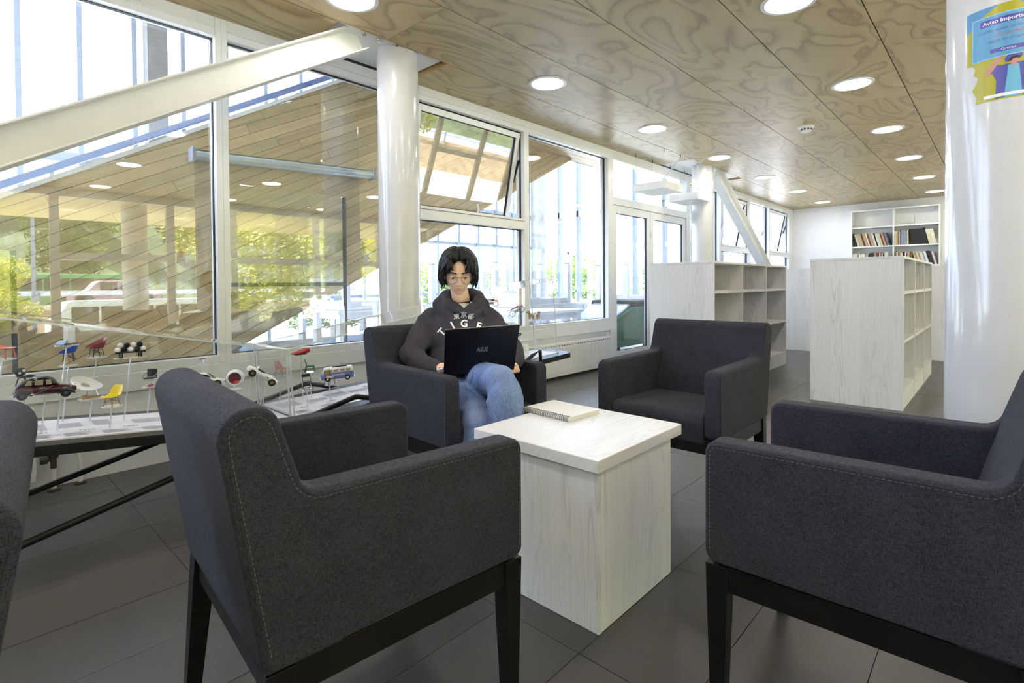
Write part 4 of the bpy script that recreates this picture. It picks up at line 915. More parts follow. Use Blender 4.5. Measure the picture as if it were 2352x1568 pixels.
# ---- builders (local z up, x to the front of the object unless said)
def legs4(w, d, h, r, sp=.25, x0=0, zt=None):
    m = MB(); 
    for sx in (-1,1):
        for sy in (-1,1): m.tube([(x0+sx*d/2*(1+sp), sy*w/2*(1+sp), 0), (x0+sx*d/2, sy*w/2, h)], r, 6)
    return m
def shell_chair(name, lab, col, p, rz, s=1., arms=True, leg='wire', legcol=None, seat=.042):
    t = thing(name, lab, 'model chair', p, rz); w = .031*s
    hs_ = (.030 if arms else .008)*s
    def fn(a, b):
        y = (a-.5)*2; q = b; e = abs(y)
        if q < .5: x = .034-.060*q/.5; z = .0-.004*sin(q/.5*pi); nx = 0
        else: k = (q-.5)/.5; x = -.026-.017*k; z = .046*k**.95; nx = 1
        wd = w*(1.0 if q < .5 else 1-.30*((q-.5)/.5)**2.2)*(.9+.1*min(1, q*3))
        rise = hs_*max(0, (e-.5)/.5)**1.3*(min(1, .25+q*2.2)) if q < .5 else hs_*max(0, (e-.5)/.5)**1.3*max(0, 1-((q-.5)/.5)*1.35)
        fw = (.014 if arms else .008)*s*e**2.5*(1-.6*abs(q-.62)/.4) if q > .4 else 0
        return Vector((x*s+fw, y*wd*(1+.10*rise/.03), seat*s+z*s+rise))
    o = obj('shell', MB().grid(fn, 12, 16), col, t, smooth=2); sm = o.modifiers.new('thick', 'SOLIDIFY'); sm.thickness = .0022*s; sm.offset = 0; ss = o.modifiers.new('smooth', 'SUBSURF'); ss.levels = ss.render_levels = 1
    if leg == 'wire':
        m = legs4(.03*s, .03*s, (seat-.004)*s, .0014*s, .45)
        for sy in (-1,1): m.tube([(-.018*s, sy*.018*s, .012*s), (.015*s, -sy*.012*s, (seat-.008)*s)], .0011*s, 5).tube([(.018*s, sy*.018*s, .012*s), (-.015*s, -sy*.012*s, (seat-.008)*s)], .0011*s, 5)
        obj('base', m, legcol or M['black'], t, smooth=1)
    elif leg == 'dowel':
        obj('leg', legs4(.028*s, .028*s, (seat-.004)*s, .0022*s, .55), M['mwood'], t, smooth=1)
        m = MB()
        for sy in (-1,1): m.tube([(-.02*s, sy*.02*s, .014*s), (.012*s, -sy*.012*s, (seat-.006)*s)], .001*s, 5).tube([(.02*s, sy*.02*s, .014*s), (-.012*s, -sy*.012*s, (seat-.006)*s)], .001*s, 5)
        obj('brace', m, M['black'], t, smooth=1)
    else: obj('leg', legs4(.046*s, .046*s, (seat-.001)*s, .0032*s, .25), col, t, smooth=1)
    return t
M['mwood'] = plain('model_wood', s2l(178,128,74), .5, vary=.15)
def wheel(parent, x, y, r, w, tyre, hub, hubr=.62):
    o = obj('wheel', MB().lathe([(r*.5,-w/2),(r*.92,-w/2),(r,-w*.3),(r,w*.3),(r*.92,w/2),(r*.5,w/2)], 20, T(x, y, r) @ RX(pi/2), caps=False), tyre, parent, smooth=1)
    obj('hub', MB().lathe([(0,-w*.42),(r*hubr,-w*.42),(r*hubr,w*.42),(0,w*.42)], 16, T(x, y, r) @ RX(pi/2)).lathe([(0,-w*.55),(r*.16,-w*.55),(r*.16,w*.55),(0,w*.55)], 8, T(x,y,r) @ RX(pi/2)), hub, o, smooth=1); return o
def loft(secs, n=14, ex=2.6):
    """body from cross sections (x, halfwidth, z0, z1), rounded rectangles"""
    m = MB(); k = len(secs); vs = []
    for x, hw, z0, z1 in secs:
        for j in range(n):
            a = 2*pi*(j+.5)/n; c, s = cos(a), sin(a); f = (abs(c)**ex+abs(s)**ex)**(-1/ex); vs.append((x, hw*c*f, (z0+z1)/2+(z1-z0)/2*s*f))
    fs = [(i*n+j, i*n+(j+1) % n, (i+1)*n+(j+1) % n, (i+1)*n+j) for i in range(k-1) for j in range(n)]+[tuple(range(n))[::-1], tuple(range((k-1)*n, k*n))]
    m.add(vs, fs); return m
def put(t, R):  # tilt a thing
    t.rotation_mode = 'XYZ'; t.rotation_euler = R; return t
m1 = lambda u, v, ub, vb, c=1: at_y(u, v, board_y(ub, vb, c))
col = colr
# ---------------- case 1
p = m1(5, 824, -5, 985); stand('acrylic stand under the orange chair at the left edge', p, 1, .045); shell_chair('model_chair', 'orange moulded miniature chair at the left picture edge of the case', col('orange_plastic', (196,92,40)), p, -.6, 1.05, False, 'solid')
p = m1(153, 791, 130, 990); stand('tall acrylic stand under the white miniature cabinet', p, 1, .042)
t = thing('model_cabinet', 'white miniature cabinet with a black wavy line on a tall stand', 'model', p, -.75)
obj('body', MB().box(-.011, -.004, .004, .011, .036, .072), M['vanw'], t, bevel=.002); obj('base', MB().box(-.018, -.008, 0, .018, .04, .004), M['black'], t)
obj('line', MB().tube([(-.0118, .022, .006), (-.012, .019, .025), (-.012, .023, .045), (-.012, .024, .07)], .0012, 5), M['black'], t); obj('handle', MB().tube([(0,.008,.072),(0,.008,.077),(0,.03,.077),(0,.03,.072)], .0016, 6), M['black'], t)
obj('flap', MB().bar((-.004,-.012,.018), (.002,-.042,.003), .03, .003), col('pale_blue', (150,170,214)), t)
p = m1(158, 838, 160, 968); stand('acrylic stand under the blue armchair shell', p, 1, .036); t = shell_chair('model_chair', 'blue miniature armchair shell on black crossed wire legs', col('blue_plastic', (36,72,168)), p+Vector((0,0,.018)), 2.9, .92); obj('pedestal', MB().tube([(0,0,-.018),(0,0,.034)], .0026, 8), M['mwood'], t)
p = m1(222, 819, 195, 957); stand('acrylic stand under the dark red armchair shell', p, 1, .041); shell_chair('model_chair', 'dark red miniature armchair shell on black wire legs', col('dark_red_plastic', (128,36,34)), p, -2.9, 1.05)
p = m1(300, 820, 291, 967); stand('acrylic stand under the black and white ball sofa', p, 1, .0)
obj('shelf', MB().box(-.063, -.02, -.004, .063, .02, 0), M['disc'], [o for o in bpy.data.objects if o.get('label') == 'acrylic stand under the black and white ball sofa'][0])
t = thing('model_sofa', 'miniature sofa of black and white balls on a black frame', 'model sofa', p, -.1)
obj('frame', MB().box(-.058, -.014, .022, .058, .012, .028).box(-.044, -.008, 0, -.038, .008, .022).box(-.034, -.008, 0, -.030, .008, .022).box(.038, -.008, 0, .044, .008, .022).box(.030, -.008, 0, .034, .008, .022), M['black'], t)
for k in range(5): obj('cushion', MB().ball((-.049+k*.0245, -.004, .037), .0125, 14, 10), M['vanw'] if k % 2 == 0 else M['black'], t, smooth=2)
for k in range(4): obj('cushion', MB().ball((-.037+k*.0245, .006, .057), .0125, 14, 10), M['vanw'] if k % 2 == 0 else M['black'], t, smooth=2)
p = m1(58, 884, 55, 945); stand('acrylic stand under the black bent-plywood chair', p, 1, .038)
t = thing('model_chair', 'black bent-plywood miniature chair with a round back, left of the others', 'model chair', p, -.9)
obj('leg', MB().tube([(-.026,-.022,0),(-.018,-.016,.034),(0,-.014,.040),(.018,-.016,.034),(.028,-.022,0)], .0028, 6).tube([(-.026,.022,0),(-.018,.016,.034),(0,.014,.040),(.018,.016,.034),(.028,.022,0)], .0028, 6), M['black'], t, smooth=1)
obj('seat', MB().grid(lambda a, b: Vector((-.024+.05*a, -.024+.048*b, .043+.004*sin(a*3)-.004*sin(b*pi))), 8, 8), M['black'], t, smooth=2).modifiers.new('t', 'SOLIDIFY').thickness = .003
obj('spine', MB().tube([(-.016,0,.042),(-.022,0,.048),(-.023,0,.060)], .005, 6), M['black'], t, smooth=1); obj('back', MB().ball((-.022,0,.062), (.008,.028,.021), 18, 12), M['black'], t, smooth=2); obj('back_spot', MB().ball((-.0155,.009,.068), (.003,.010,.007), 10, 8).ball((-.0155,-.011,.058), (.003,.007,.006), 10, 8), M['vanw'], t, smooth=2)
# vintage car
p = m1(104, 912, 92, 998); st_ = stand('acrylic rod carrying the black vintage car', p, 1, disc=False)
ck = col('black_car_paint', (30,18,20), .12); mar = col('maroon_car_paint', (66,16,24), .12); sil = col('car_glass', (168,158,140), .1)
t = thing('model_car', 'black and maroon vintage model car with a rounded roof', 'model car', p, 0); t.rotation_euler = (0, .02, -.18)
L = .205
obj('body', loft([(-.095,.018,.02,.034),(-.085,.03,.014,.05),(-.06,.034,.012,.058),(0,.035,.012,.056),(.03,.033,.012,.055),(.06,.022,.014,.048),(.09,.014,.016,.04),(.098,.010,.02,.034)]), mar, t, smooth=2)
obj('roof', loft([(-.088,.022,.04,.05),(-.07,.028,.045,.072),(-.04,.031,.05,.086),(0,.031,.05,.087),(.022,.029,.05,.078),(.045,.024,.044,.052)]), ck, t, smooth=2)
for s in (-1, 1):
    for a, b in ((-.063,-.038),(-.033,-.004),(.001,.024)): obj('side_window', MB().prism([(a+.004,.056),(b,.056),(b-(.006 if b > .02 else 0),.076),(a+(.012 if a < -.06 else .004),.076)], MXZ, s*.0315-.0008, s*.0315+.0008), sil, t)
    for x in (-.066, .066): obj('fender', loft([(x-.026,.002,.012,.02),(x-.016,.012,.014,.036),(x,.013,.02,.042),(x+.016,.012,.016,.036),(x+.03,.004,.012,.02)]), ck, t, loc=(0, s*.03, 0), smooth=2); wheel(t, x, s*.033, .017, .010, M['rubber'], M['chrome'], .45)
    obj('headlamp', MB().ball((.09, s*.02, .044), .0065, 10, 8), M['chrome'], t, smooth=2)
obj('bumper', MB().tube([(.104,-.03,.018),(.108,0,.018),(.104,.03,.018)], .0022, 6), M['chrome'], t, smooth=1); obj('bumper', MB().tube([(-.1,-.03,.018),(-.104,0,.018),(-.1,.03,.018)], .0022, 6), M['chrome'], t, smooth=1)
obj('trim_line', MB().tube([(-.05,-.0362,.02),(-.03,-.037,.022),(0,-.037,.034),(.028,-.0355,.05)], .0009, 5), M['chrome'], t)
# white sculptural chaise
p = m1(211, 913, 209, 968); stand('acrylic stand under the white sculptural chaise', p, 1, .05)
t = thing('model_chaise', 'white sculptural miniature chaise with a hole, on a crossed wooden base', 'model chair', p, -.1)
def lc(a, b):
    ang = 2*pi*a; r = .26+.74*b; rx = .052+.016*cos(ang)*(cos(ang) > 0)*2*.6+.006*cos(2*ang); x = rx*cos(ang)*r; y = .03*sin(ang)*r
    k = x/.06; z = .04+.030*max(0,.5-.5*k)**1.5*1.3+.010*abs(sin(ang))*b+.006*(b**3)*(1+cos(ang))
    return Vector((x, y-.0+.012*max(0,.5-.5*k)**2*2, z))
o = obj('shell', MB().grid(lc, 36, 8), M['vanw'], t, smooth=2); o.modifiers.new('t', 'SOLIDIFY').thickness = .003; o.rotation_euler = (radians(50), 0, -.7); o.location = (0, .0, .026)
obj('base', MB().bar((-.034,-.018,.003),(.034,.018,.003), .006, .005).bar((-.034,.018,.008),(.034,-.018,.008), .006, .005), M['mwood'], t); m = MB()
for x, y in ((-.022,-.012),(.022,.012),(-.022,.012),(.022,-.012)): m.tube([(x,y,.008),(x*.6,y*.5,.045)], .0013, 5)
obj('leg', m, M['chrome'], t)
p = m1(257, 931, 250, 988); stand('acrylic stand under the yellow side chair', p, 1, .037); shell_chair('model_chair', 'yellow miniature side chair on wooden dowel legs', col('yellow_plastic', (226,204,24)), p, -2.5, .95, False, 'dowel')
# swivel chair
p = m1(345, 886, 331, 950); stand('acrylic stand under the black office chair', p, 1, .034)
t = thing('model_chair', 'black miniature office swivel chair with chrome arms', 'model chair', p, -2.2)
obj('back', MB().bar((-.02,0,.045),(-.026,0,.082), .044, .004, up=(1,0,0)), M['black'], t, bevel=.001); obj('seat', MB().box(-.022,-.022,.038,.022,.022,.043), M['black'], t, bevel=.001)
m = MB().tube([(0,0,.006),(0,0,.038)], .003, 8)
for k in range(5): a = k*2*pi/5; m.tube([(0,0,.008),(.024*cos(a),.024*sin(a),.004)], .002, 6)
for s in (-1,1): m.tube([(.016,s*.024,.041),(.018,s*.025,.055),(-.018,s*.025,.058),(-.024,s*.023,.064)], .0016, 6)
obj('frame', m, M['chrome'], t, smooth=1); obj('base_pad', MB().lathe([(0,0),(.014,0),(.012,.005),(0,.005)], 16), col('red_pad', (190,40,40)), t, smooth=1)
# small lamp-like object
p = m1(466, 834, 463, 925); stand('acrylic stand under the brown miniature table', p, 1, .032)
t = thing('model_table', 'brown miniature table with a tilted oval top on a thin leg', 'model table', p, 0); obj('stem', MB().tube([(.006,0,0),(.003,0,.012),(-.002,0,.024)], .0018, 8), M['chrome'], t); obj('top', MB().lathe([(0,0),(.018,.001),(.019,.003),(0,.004)], 20, T(-.003,0,.024) @ RY(-.12)), col('brown_top', (112,52,34)), t, smooth=1)
# sports cars
def sports(lab, p, rot, paint, s, roof=True, L=.2, hub=None, open_=False):
    t = thing('model_car', lab, 'model car', p); t.rotation_euler = rot; t.scale = (s,s,s)
    obj('body', loft([(-.1,.022,.02,.036),(-.092,.034,.014,.046),(-.06,.04,.012,.05),(-.02,.037,.012,.047),(.02,.037,.012,.046),(.06,.04,.012,.046),(.09,.034,.013,.036),(.102,.02,.016,.026)]), paint, t, smooth=2)
    if roof:
        obj('cabin', loft([(-.07,.022,.042,.05),(-.045,.028,.04,.066),(-.01,.028,.04,.07),(.02,.026,.04,.058),(.045,.02,.038,.044)]), paint, t, smooth=2)
        for q in (-1,1): obj('side_window', MB().prism([(-.05,.05),(.026,.048),(.008,.063),(-.034,.064)], MXZ, q*.0285-.001, q*.0285+.001), M['dglass'], t)
        obj('windscreen', MB().bar((.048,0,.046),(.014,0,.066), .042, .002, up=(0,0,1)), M['dglass'], t)
    else:
        obj('cockpit', MB().ball((-.022,0,.046), (.03,.024,.008), 16, 8), M['black'], t, smooth=2); obj('windscreen', MB().bar((.008,0,.046),(.0,0,.066), .046, .002, up=(1,0,.2)), M['farglass'], t); obj('roll_bar', MB().tube([(-.045,-.016,.044),(-.046,-.014,.066),(-.046,.014,.066),(-.045,.016,.044)], .0022, 6), M['chrome'], t, smooth=1)
        obj('bonnet_scoop', MB().box(.035,-.01,.045,.06,.01,.050), paint, t, bevel=.002); obj('raised_lid', MB().bar((-.09,0,.05),(-.06,0,.074), .06, .003), M['black'], t) if open_ else None
    for q in (-1,1):
        for x in (-.06,.062):
            obj('wheel_arch', MB().lathe([(.0215,-.0012),(.0215,.0012),(.0,.0012)], 20, T(x, q*.0405, .018) @ RX(pi/2)), M['black'], t); wheel(t, x, q*.038, .0185, .012, M['rubber'], hub or M['chrome'], .6)
        obj('headlamp', MB().ball((.094, q*.022, .034), .005, 10, 6), M['chrome'], t, smooth=2)
    obj('side_vent', MB().box(.022,-.0392,.03,.034,-.0375,.036).box(.022,.0375,.03,.034,.0392,.036), M['black'], t); return t
wcar = col('white_car_enamel', (232,232,230), .15)
p = m1(470, 884, 450, 945); stand('acrylic rod carrying the white coupe behind the front armchair', p, 1, disc=False); sports('white model coupe with dark windows, half hidden by the front armchair', p, (0, .14, -.35), wcar, .95)
p = at_y(603, 868, 2.80); stand('pair of acrylic rods carrying the tilted white roadster', p, 1, disc=False, rod2=(0, .025)); t = sports('white open model roadster tilted nose up with gold wheels', p+Vector((-.012,0,-.006)), (0, .56, .02), wcar, .86, False, hub=col('gold_hub', (150,120,60), .3), open_=False); t.rotation_euler = (0, .56, -.36)
# ball chair
p = m1(541, 893, 540, 940); stand('acrylic stand under the white ball chair', p, 1, .03)
t = thing('model_chair', 'white ball-shaped miniature chair with a red inside', 'model chair', p, 0); t.scale = (1.25,1.25,1.25); Rb = .036; mm = T(0,0,.05) @ RZ(-2.05) @ RY(pi/2)
pr_ = [(Rb*sin(a), -Rb*cos(a)) for a in [i*2.25/14 for i in range(15)]]
obj('shell', MB().lathe(pr_+[((Rb-.004)*sin(2.25), -(Rb-.004)*cos(2.25))], 28, mm, caps=False), M['vanw'], t, smooth=1); obj('lining', MB().lathe([((Rb-.004)*sin(a), -(Rb-.004)*cos(a)) for a in [i*2.25/14 for i in range(15)]], 28, mm, caps=False), col('red_lining', (170,36,34), .6), t, smooth=1)
obj('cushion', MB().ball((.006,-.008,.030), (.02,.02,.007), 14, 8), col('red_cushion', (214,60,44), .6), t, smooth=2); obj('foot', MB().lathe([(0,0),(.026,0),(.024,.003),(.008,.008),(.007,.017),(0,.017)], 24), M['vanw'], t, smooth=1)
p = m1(577, 858, 600, 925); stand('acrylic stand under the green egg seat', p, 1, .02); t = thing('model_egg_chair', 'small green egg-shaped miniature seat under the tilted roadster', 'model chair', p); obj('shell', MB().ball((0,0,.013), (.02,.016,.012), 16, 10), col('green_plastic', (46,150,50)), t, smooth=2); obj('seat_dip', MB().ball((0,-.004,.021), (.012,.009,.005), 12, 8), col('green_dark', (30,110,40)), t, smooth=2)
p = m1(647, 862, 655, 930); stand('acrylic stand under the brown plastic chair', p, 1, .025); shell_chair('model_chair', 'red-brown plastic miniature chair beside the case corner', col('redbrown_plastic', (158,84,66)), p, -1.1, .95, False, 'solid')
# ---------------- case 2
p = m1(690, 812, 682, 918, 2); stand('acrylic stand under the red wedge sofa', p, 2, .0); t = thing('model_sofa', 'red wedge-shaped miniature sofa with one rounded end', 'model sofa', p, .0)
obj('shell', loft([(-.05,.012,.0,.008),(-.03,.018,-.002,.014),(0,.022,-.004,.022),(.03,.024,-.002,.032),(.05,.02,.004,.034),(.058,.008,.012,.028)], 16, 2.1), col('red_plastic', (168,30,32), .3), t, smooth=2); obj('pad', MB().box(-.03,-.014,-.006,.03,.014,-.002), M['black'], t)
p = m1(712, 853, 717, 915, 2); stand('acrylic stand under the green stacking chair', p, 2, .026)
t = thing('model_chair', 'green plastic miniature stacking chair with splayed legs', 'model chair', p, -.5); g_ = col('green_chair_plastic', (20,112,72), .3)
o = obj('back', MB().grid(lambda a, b: Vector((-.022-.010*b+.004*(2*a-1)**2, (a-.5)*(.042-.008*b), .034+.044*b)), 8, 8), g_, t, smooth=2); o.modifiers.new('t','SOLIDIFY').thickness = .003
o = obj('seat', MB().grid(lambda a, b: Vector((-.024+.05*a, (b-.5)*.044, .034-.003*sin(pi*b)+.002*a)), 8, 8), g_, t, smooth=2); o.modifiers.new('t','SOLIDIFY').thickness = .003; obj('leg', legs4(.036,.04,.034,.0042,.3), g_, t, smooth=1); obj('hand_hole', MB().ball((-.026,0,.064), (.004,.005,.004), 10, 6), M['wallw'], t)
p = m1(705, 893, 706, 940, 2); stand('acrylic stand under the black folding chair', p, 2, .03)
t = thing('model_chair', 'black miniature folding chair with a slotted back', 'model chair', p, -1.75); m = MB()
for s in (-1,1): m.tube([(.028,s*.022,0),(-.022,s*.021,.078)], .0018, 6).tube([(-.026,s*.02,0),(.02,s*.019,.042)], .0018, 6)
m.tube([(.028,-.022,0.002),(.028,.022,.002)], .0018, 6).tube([(-.026,-.02,.002),(-.026,.02,.002)], .0018, 6); obj('frame', m, M['black'], t, smooth=1); obj('seat', MB().box(-.016,-.02,.041,.024,.02,.044), M['black'], t, bevel=.0008)
obj('back', MB().bar((-.0165,0,.064),(-.0225,0,.08), .042, .003, up=(1,0,0)), M['black'], t, bevel=.0008); obj('hand_slot', MB().bar((-.0195,0,.070),(-.021,0,.075), .014, .0036, up=(1,0,0)), M['wallw'], t)
# blue and white van
p = m1(776, 872, 778, 900, 2); stand('acrylic rod carrying the blue and white van', p, 2, disc=False)
t = thing('model_van', 'blue and white model camper van with an open black roof', 'model van', p, 0); t.rotation_euler = (0, .06, pi-.48); bl_ = col('van_blue', (108,124,186), .25); Lv = .098
obj('lower_body', loft([(-Lv,.030,.012,.048),(-.092,.036,.010,.054),(.08,.036,.010,.054),(.094,.033,.011,.052),(Lv,.026,.014,.046)], 18, 4.5), bl_, t, smooth=2); obj('upper_body', loft([(-.094,.028,.044,.072),(-.088,.033,.044,.084),(.06,.033,.044,.086),(.078,.031,.044,.08),(.092,.028,.044,.056)], 18, 3.5), M['vanw'], t, smooth=2)
for s in (-1,1):
    for a in (-.078,-.042,-.006,.03): obj('side_window', MB().box(a, s*.0335-.001, .057, a+.027, s*.0335+.001, .071), sil, t, bevel=.0004)
    for x in (-.058,.058): wheel(t, x, s*.033, .0165, .011, M['rubber'], M['vanw'], .55)
    vs, fs = text_geo('SURFBOARDS', .012, bold=.0003); m = MB(); m.add([Vector((-.004-s*-1*-v.x if s > 0 else -.004+v.x, s*.0366, .034+v.y)) for v in vs], fs); obj('lettering', m, M['vanw'], t)
    vs, fs = text_geo('COASTLINE', .006); m = MB()
for y in (-.011,.011): obj('windscreen', MB().bar((.0935,y,.06),(.083,y,.077), .017, .002, up=(1,0,.5)), sil, t)
obj('roof_hatch', MB().box(-.06,-.02,.0855,.03,.02,.0895), M['black'], t, bevel=.001); obj('bumper', MB().box(.094,-.03,.012,.104,.03,.018), M['vanw'], t, bevel=.002); obj('bumper', MB().box(-.104,-.03,.012,-.094,.03,.018), M['vanw'], t, bevel=.002)
p = m1(757, 882, 757, 922, 2); stand('acrylic stand under the black-framed yellow chair', p, 2, .028)
t = thing('model_chair', 'miniature chair with yellow seat and back on black tube frame', 'model chair', p, -1.5); m = MB()
for s in (-1,1): m.tube([(.022,s*.018,0),(.02,s*.018,.038),(-.018,s*.018,.038)], .0017, 6).tube([(-.022,s*.018,0),(-.018,s*.018,.038),(-.026,s*.017,.078)], .0017, 6)
obj('frame', m, M['black'], t, smooth=1); oc = col('ochre_ply', (176,140,60)); obj('seat', MB().box(-.018,-.018,.039,.024,.018,.042), oc, t, bevel=.001); obj('back', MB().bar((-.0225,0,.056),(-.027,0,.08), .036, .003, up=(1,0,0)), oc, t, bevel=.001)
# motorbikes
def bike(lab, p, rot, c, s):
    t = thing('model_motorbike', lab, 'model motorbike', p); t.rotation_euler = rot; t.scale = (s,s,s)
    for x in (-.045,.05):
        w_ = obj('wheel', MB().tube([(x+.026*cos(a), 0, .028+.026*sin(a)) for a in [k*2*pi/24 for k in range(24)]], .003, 6, closed=True), M['rubber'], t, smooth=1); m = MB()
        for k in range(8): a = k*pi/4; m.tube([(x,0,.028),(x+.025*cos(a),0,.028+.025*sin(a))], .0006, 4)
        obj('spokes', m, M['chrome'], w_)
    obj('frame', MB().tube([(.05,.006,.028),(.034,.006,.075)], .0022, 6).tube([(.05,-.006,.028),(.034,-.006,.075)], .0022, 6).tube([(-.045,.005,.028),(-.005,.005,.03),(.02,.004,.04),(.034,0,.07)], .0024, 6).tube([(-.03,.0,.055),(.034,0,.068)], .0024, 6), M['chrome'], t, smooth=1)
    obj('engine', MB().box(-.014,-.009,.022,.018,.009,.048), col('engine_grey', (110,110,112), .4, metal=.6), t, bevel=.003); obj('tank', loft([(-.004,.006,.058,.066),(.01,.011,.056,.074),(.026,.010,.056,.076),(.036,.004,.06,.072)]), c, t, smooth=2)
    obj('seat', MB().bar((-.045,0,.066),(.0,0,.068), .012, .007), M['black'], t, bevel=.002); obj('rear_fender', MB().bar((-.078,0,.072),(-.04,0,.063), .012, .003), c, t, bevel=.001); obj('front_fender', MB().tube([(.028,0,.064),(.05,0,.062),(.078,0,.056)], [.004,.007,.003], 6), c, t, smooth=1)
    obj('handlebar', MB().tube([(.024,-.03,.088),(.03,-.01,.084),(.032,0,.08),(.03,.01,.084),(.024,.03,.088)], .0022, 6), M['black'], t, smooth=1); obj('exhaust', MB().tube([(.012,-.009,.03),(-.01,-.011,.04),(-.05,-.011,.062)], [.002,.003,.004], 6), M['chrome'], t, smooth=1); return t
p = at_y(1128, 704, 2.97); stand('acrylic stand under the dark red motorbike by the shoulder', p, 2, .03); bike('dark red and black model motorbike showing above the person\'s shoulder', p, (0,0,-.5), col('deep_red', (120,28,30)), .8)
p = at_y(1190, 722, 2.88); stand('acrylic rod carrying the red motocross bike', p, 2, disc=False); bike('red model motocross bike rearing up beside the wooden dogs', p, (0,-.42,-.55), col('moto_red', (176,34,40)), .9)
p = at_y(1176, 741, 2.82); stand('acrylic stand under the wire basket chair', p, 2, .034)
t = thing('model_chair', 'silver wire basket miniature chair below the motocross bike', 'model chair', p, -1.2); m = MB()
def wf(a, b): an = 2*pi*a; r = .018+.020*b; return Vector((r*cos(an), r*sin(an)*.95, .004+.052*b+.016*b*(1-cos(an))*.5))
for k in range(16): m.tube([wf(k/16, j/5) for j in range(6)], .0007, 4)
for j in range(8): m.tube([wf(k/20, j/7) for k in range(20)], .0007 if j < 7 else .0012, 4, closed=True)
tag(obj('wire_mesh', m, M['chrome'], t), kind='stuff'); obj('base_ring', MB().tube([(.02*cos(a), .02*sin(a), .003) for a in [k*2*pi/20 for k in range(20)]], .0018, 5, closed=True), M['chrome'], t)
# carved dogs
M['mtan'] = plain('carved_tan_wood', s2l(178,148,104), .6, vary=.25, scale=60)
def remesh_obj(name, mb, mat, parent, vox, smooth_it=4, loc=None):
    o = obj(name, mb, mat, parent, loc=loc); r = o.modifiers.new('r', 'REMESH'); r.mode = 'VOXEL'; r.voxel_size = vox; r.use_smooth_shade = True
    s = o.modifiers.new('s', 'SMOOTH'); s.iterations = smooth_it; s.factor = .5
    dg = bpy.context.evaluated_depsgraph_get(); me = bpy.data.meshes.new_from_object(o.evaluated_get(dg)); old = o.data; o.modifiers.clear(); o.data = me; bpy.data.meshes.remove(old)
    me.polygons.foreach_set('use_smooth', [True]*len(me.polygons)); me.name = name; return o
p = at_y(1228, 733, 2.86); stand('acrylic stand under the two carved dogs', p, 2, .052)
def dog(lab, q, rz, s):
    t = thing('carved_dog', lab, 'figurine', q, rz); t.scale = (s,s,s)
    m = MB().ball((0,0,.034), (.026,.014,.014), 14, 10).ball((.016,0,.036), (.013,.0145,.016), 12, 9).tube([(.02,0,.042),(.03,0,.056)], [.011,.010], 10).ball((.034,0,.062), (.013,.011,.011), 12, 9).ball((.047,0,.058), (.008,.0065,.006), 10, 8)
    for sx in (-.018,.018):
        for sy in (-.008,.008): m.tube([(sx,sy,.032),(sx+.002,sy,.016),(sx,sy,.001),(sx+.005,sy,.002)], [.0075,.0055,.0048,.004], 8)
    m.tube([(-.024,0,.04),(-.034,0,.05),(-.032,0,.06)], [.004,.0035,.002], 7)
    remesh_obj('body', m, M['mtan'], t, .0016); obj('ear', MB().ball((.03,.010,.066), (.006,.003,.008), 8, 6).ball((.03,-.010,.066), (.006,.003,.008), 8, 6), col('dog_dark', (74,58,44), .7), t, smooth=2)
    obj('eye', MB().ball((.042,.006,.065), .0016, 8, 6).ball((.042,-.006,.065), .0016, 8, 6).ball((.0545,0,.0595), .002, 8, 6), M['black'], t); obj('collar', MB().tube([(.024+.004*sin(a)*0+.0, .0115*cos(a), .049+.009*sin(a)) for a in [k*2*pi/14 for k in range(14)]], .0014, 5, closed=True), col('dog_dark', (74,58,44), .7), t); return t
dog('carved tan wooden dog seen from the side, left one of the pair', p+Vector((-.022,.014,0)), pi-.3, .98); dog('carved tan wooden dog facing us, right one of the pair', p+Vector((.024,-.012,0)), -2.0, .92)
p = at_y(1180, 771, 2.78); stand('acrylic rod carrying the silver car', p, 2, disc=False); sports('silver model coupe peeping out right of the laptop', p, (0,0,-.45), col('silver_paint', (176,178,184), .2, metal=.7), .62)
t = thing('caption_card', 'small white caption card standing in the right end of the case', 'card', (3.3, 2.93, zb2(3.3)+.002)); obj('card', MB().bar((0,0,0),(0,.012,.075), .11, .0015, up=(0,1,0)), M['vanw'], t)
m = MB()
for k in range(4): m.box(-.045, .0035+.0019*k-.0018, .022+k*.012, .02-.012*(k % 2), .0037+.0019*k-.0016, .025+k*.012)
obj('print_line', m, M['pgrey'], t)
# ================================================================ PERSON WITH LAPTOP
Rh = Vector((R_.x, R_.y, 0)).normalized(); Fh = Vector((F_.x, F_.y, 0)).normalized(); BZ = Matrix(((Rh.x, Fh.x, 0), (Rh.y, Fh.y, 0), (0, 0, 1)))
PO = Vector((1.86, 2.12, 0))
def pw(u, v, d): return P(u, v, d)-PO
pe = thing('person', 'person with dark wavy hair, round glasses, charcoal hoodie, crossed legs in jeans', 'person', PO)
M['skin'] = plain('skin', s2l(226,188,160), .5, vary=.04, scale=30); M['skin'].node_tree.nodes['Principled BSDF'].inputs['Subsurface Weight'].default_value = .12; M['skin'].node_tree.nodes['Principled BSDF'].inputs['Subsurface Radius'].default_value = (.01,.004,.002)
M['hair'] = plain('dark_hair', (.006,.0055,.006), .45, vary=.3, scale=60, spec=.35); M['hood'] = plain('hoodie_fleece', s2l(66,63,69), .95, vary=.08, scale=60, spec=.2, bump=.15); M['lip'] = plain('lips', s2l(196,132,120), .4, vary=.03)
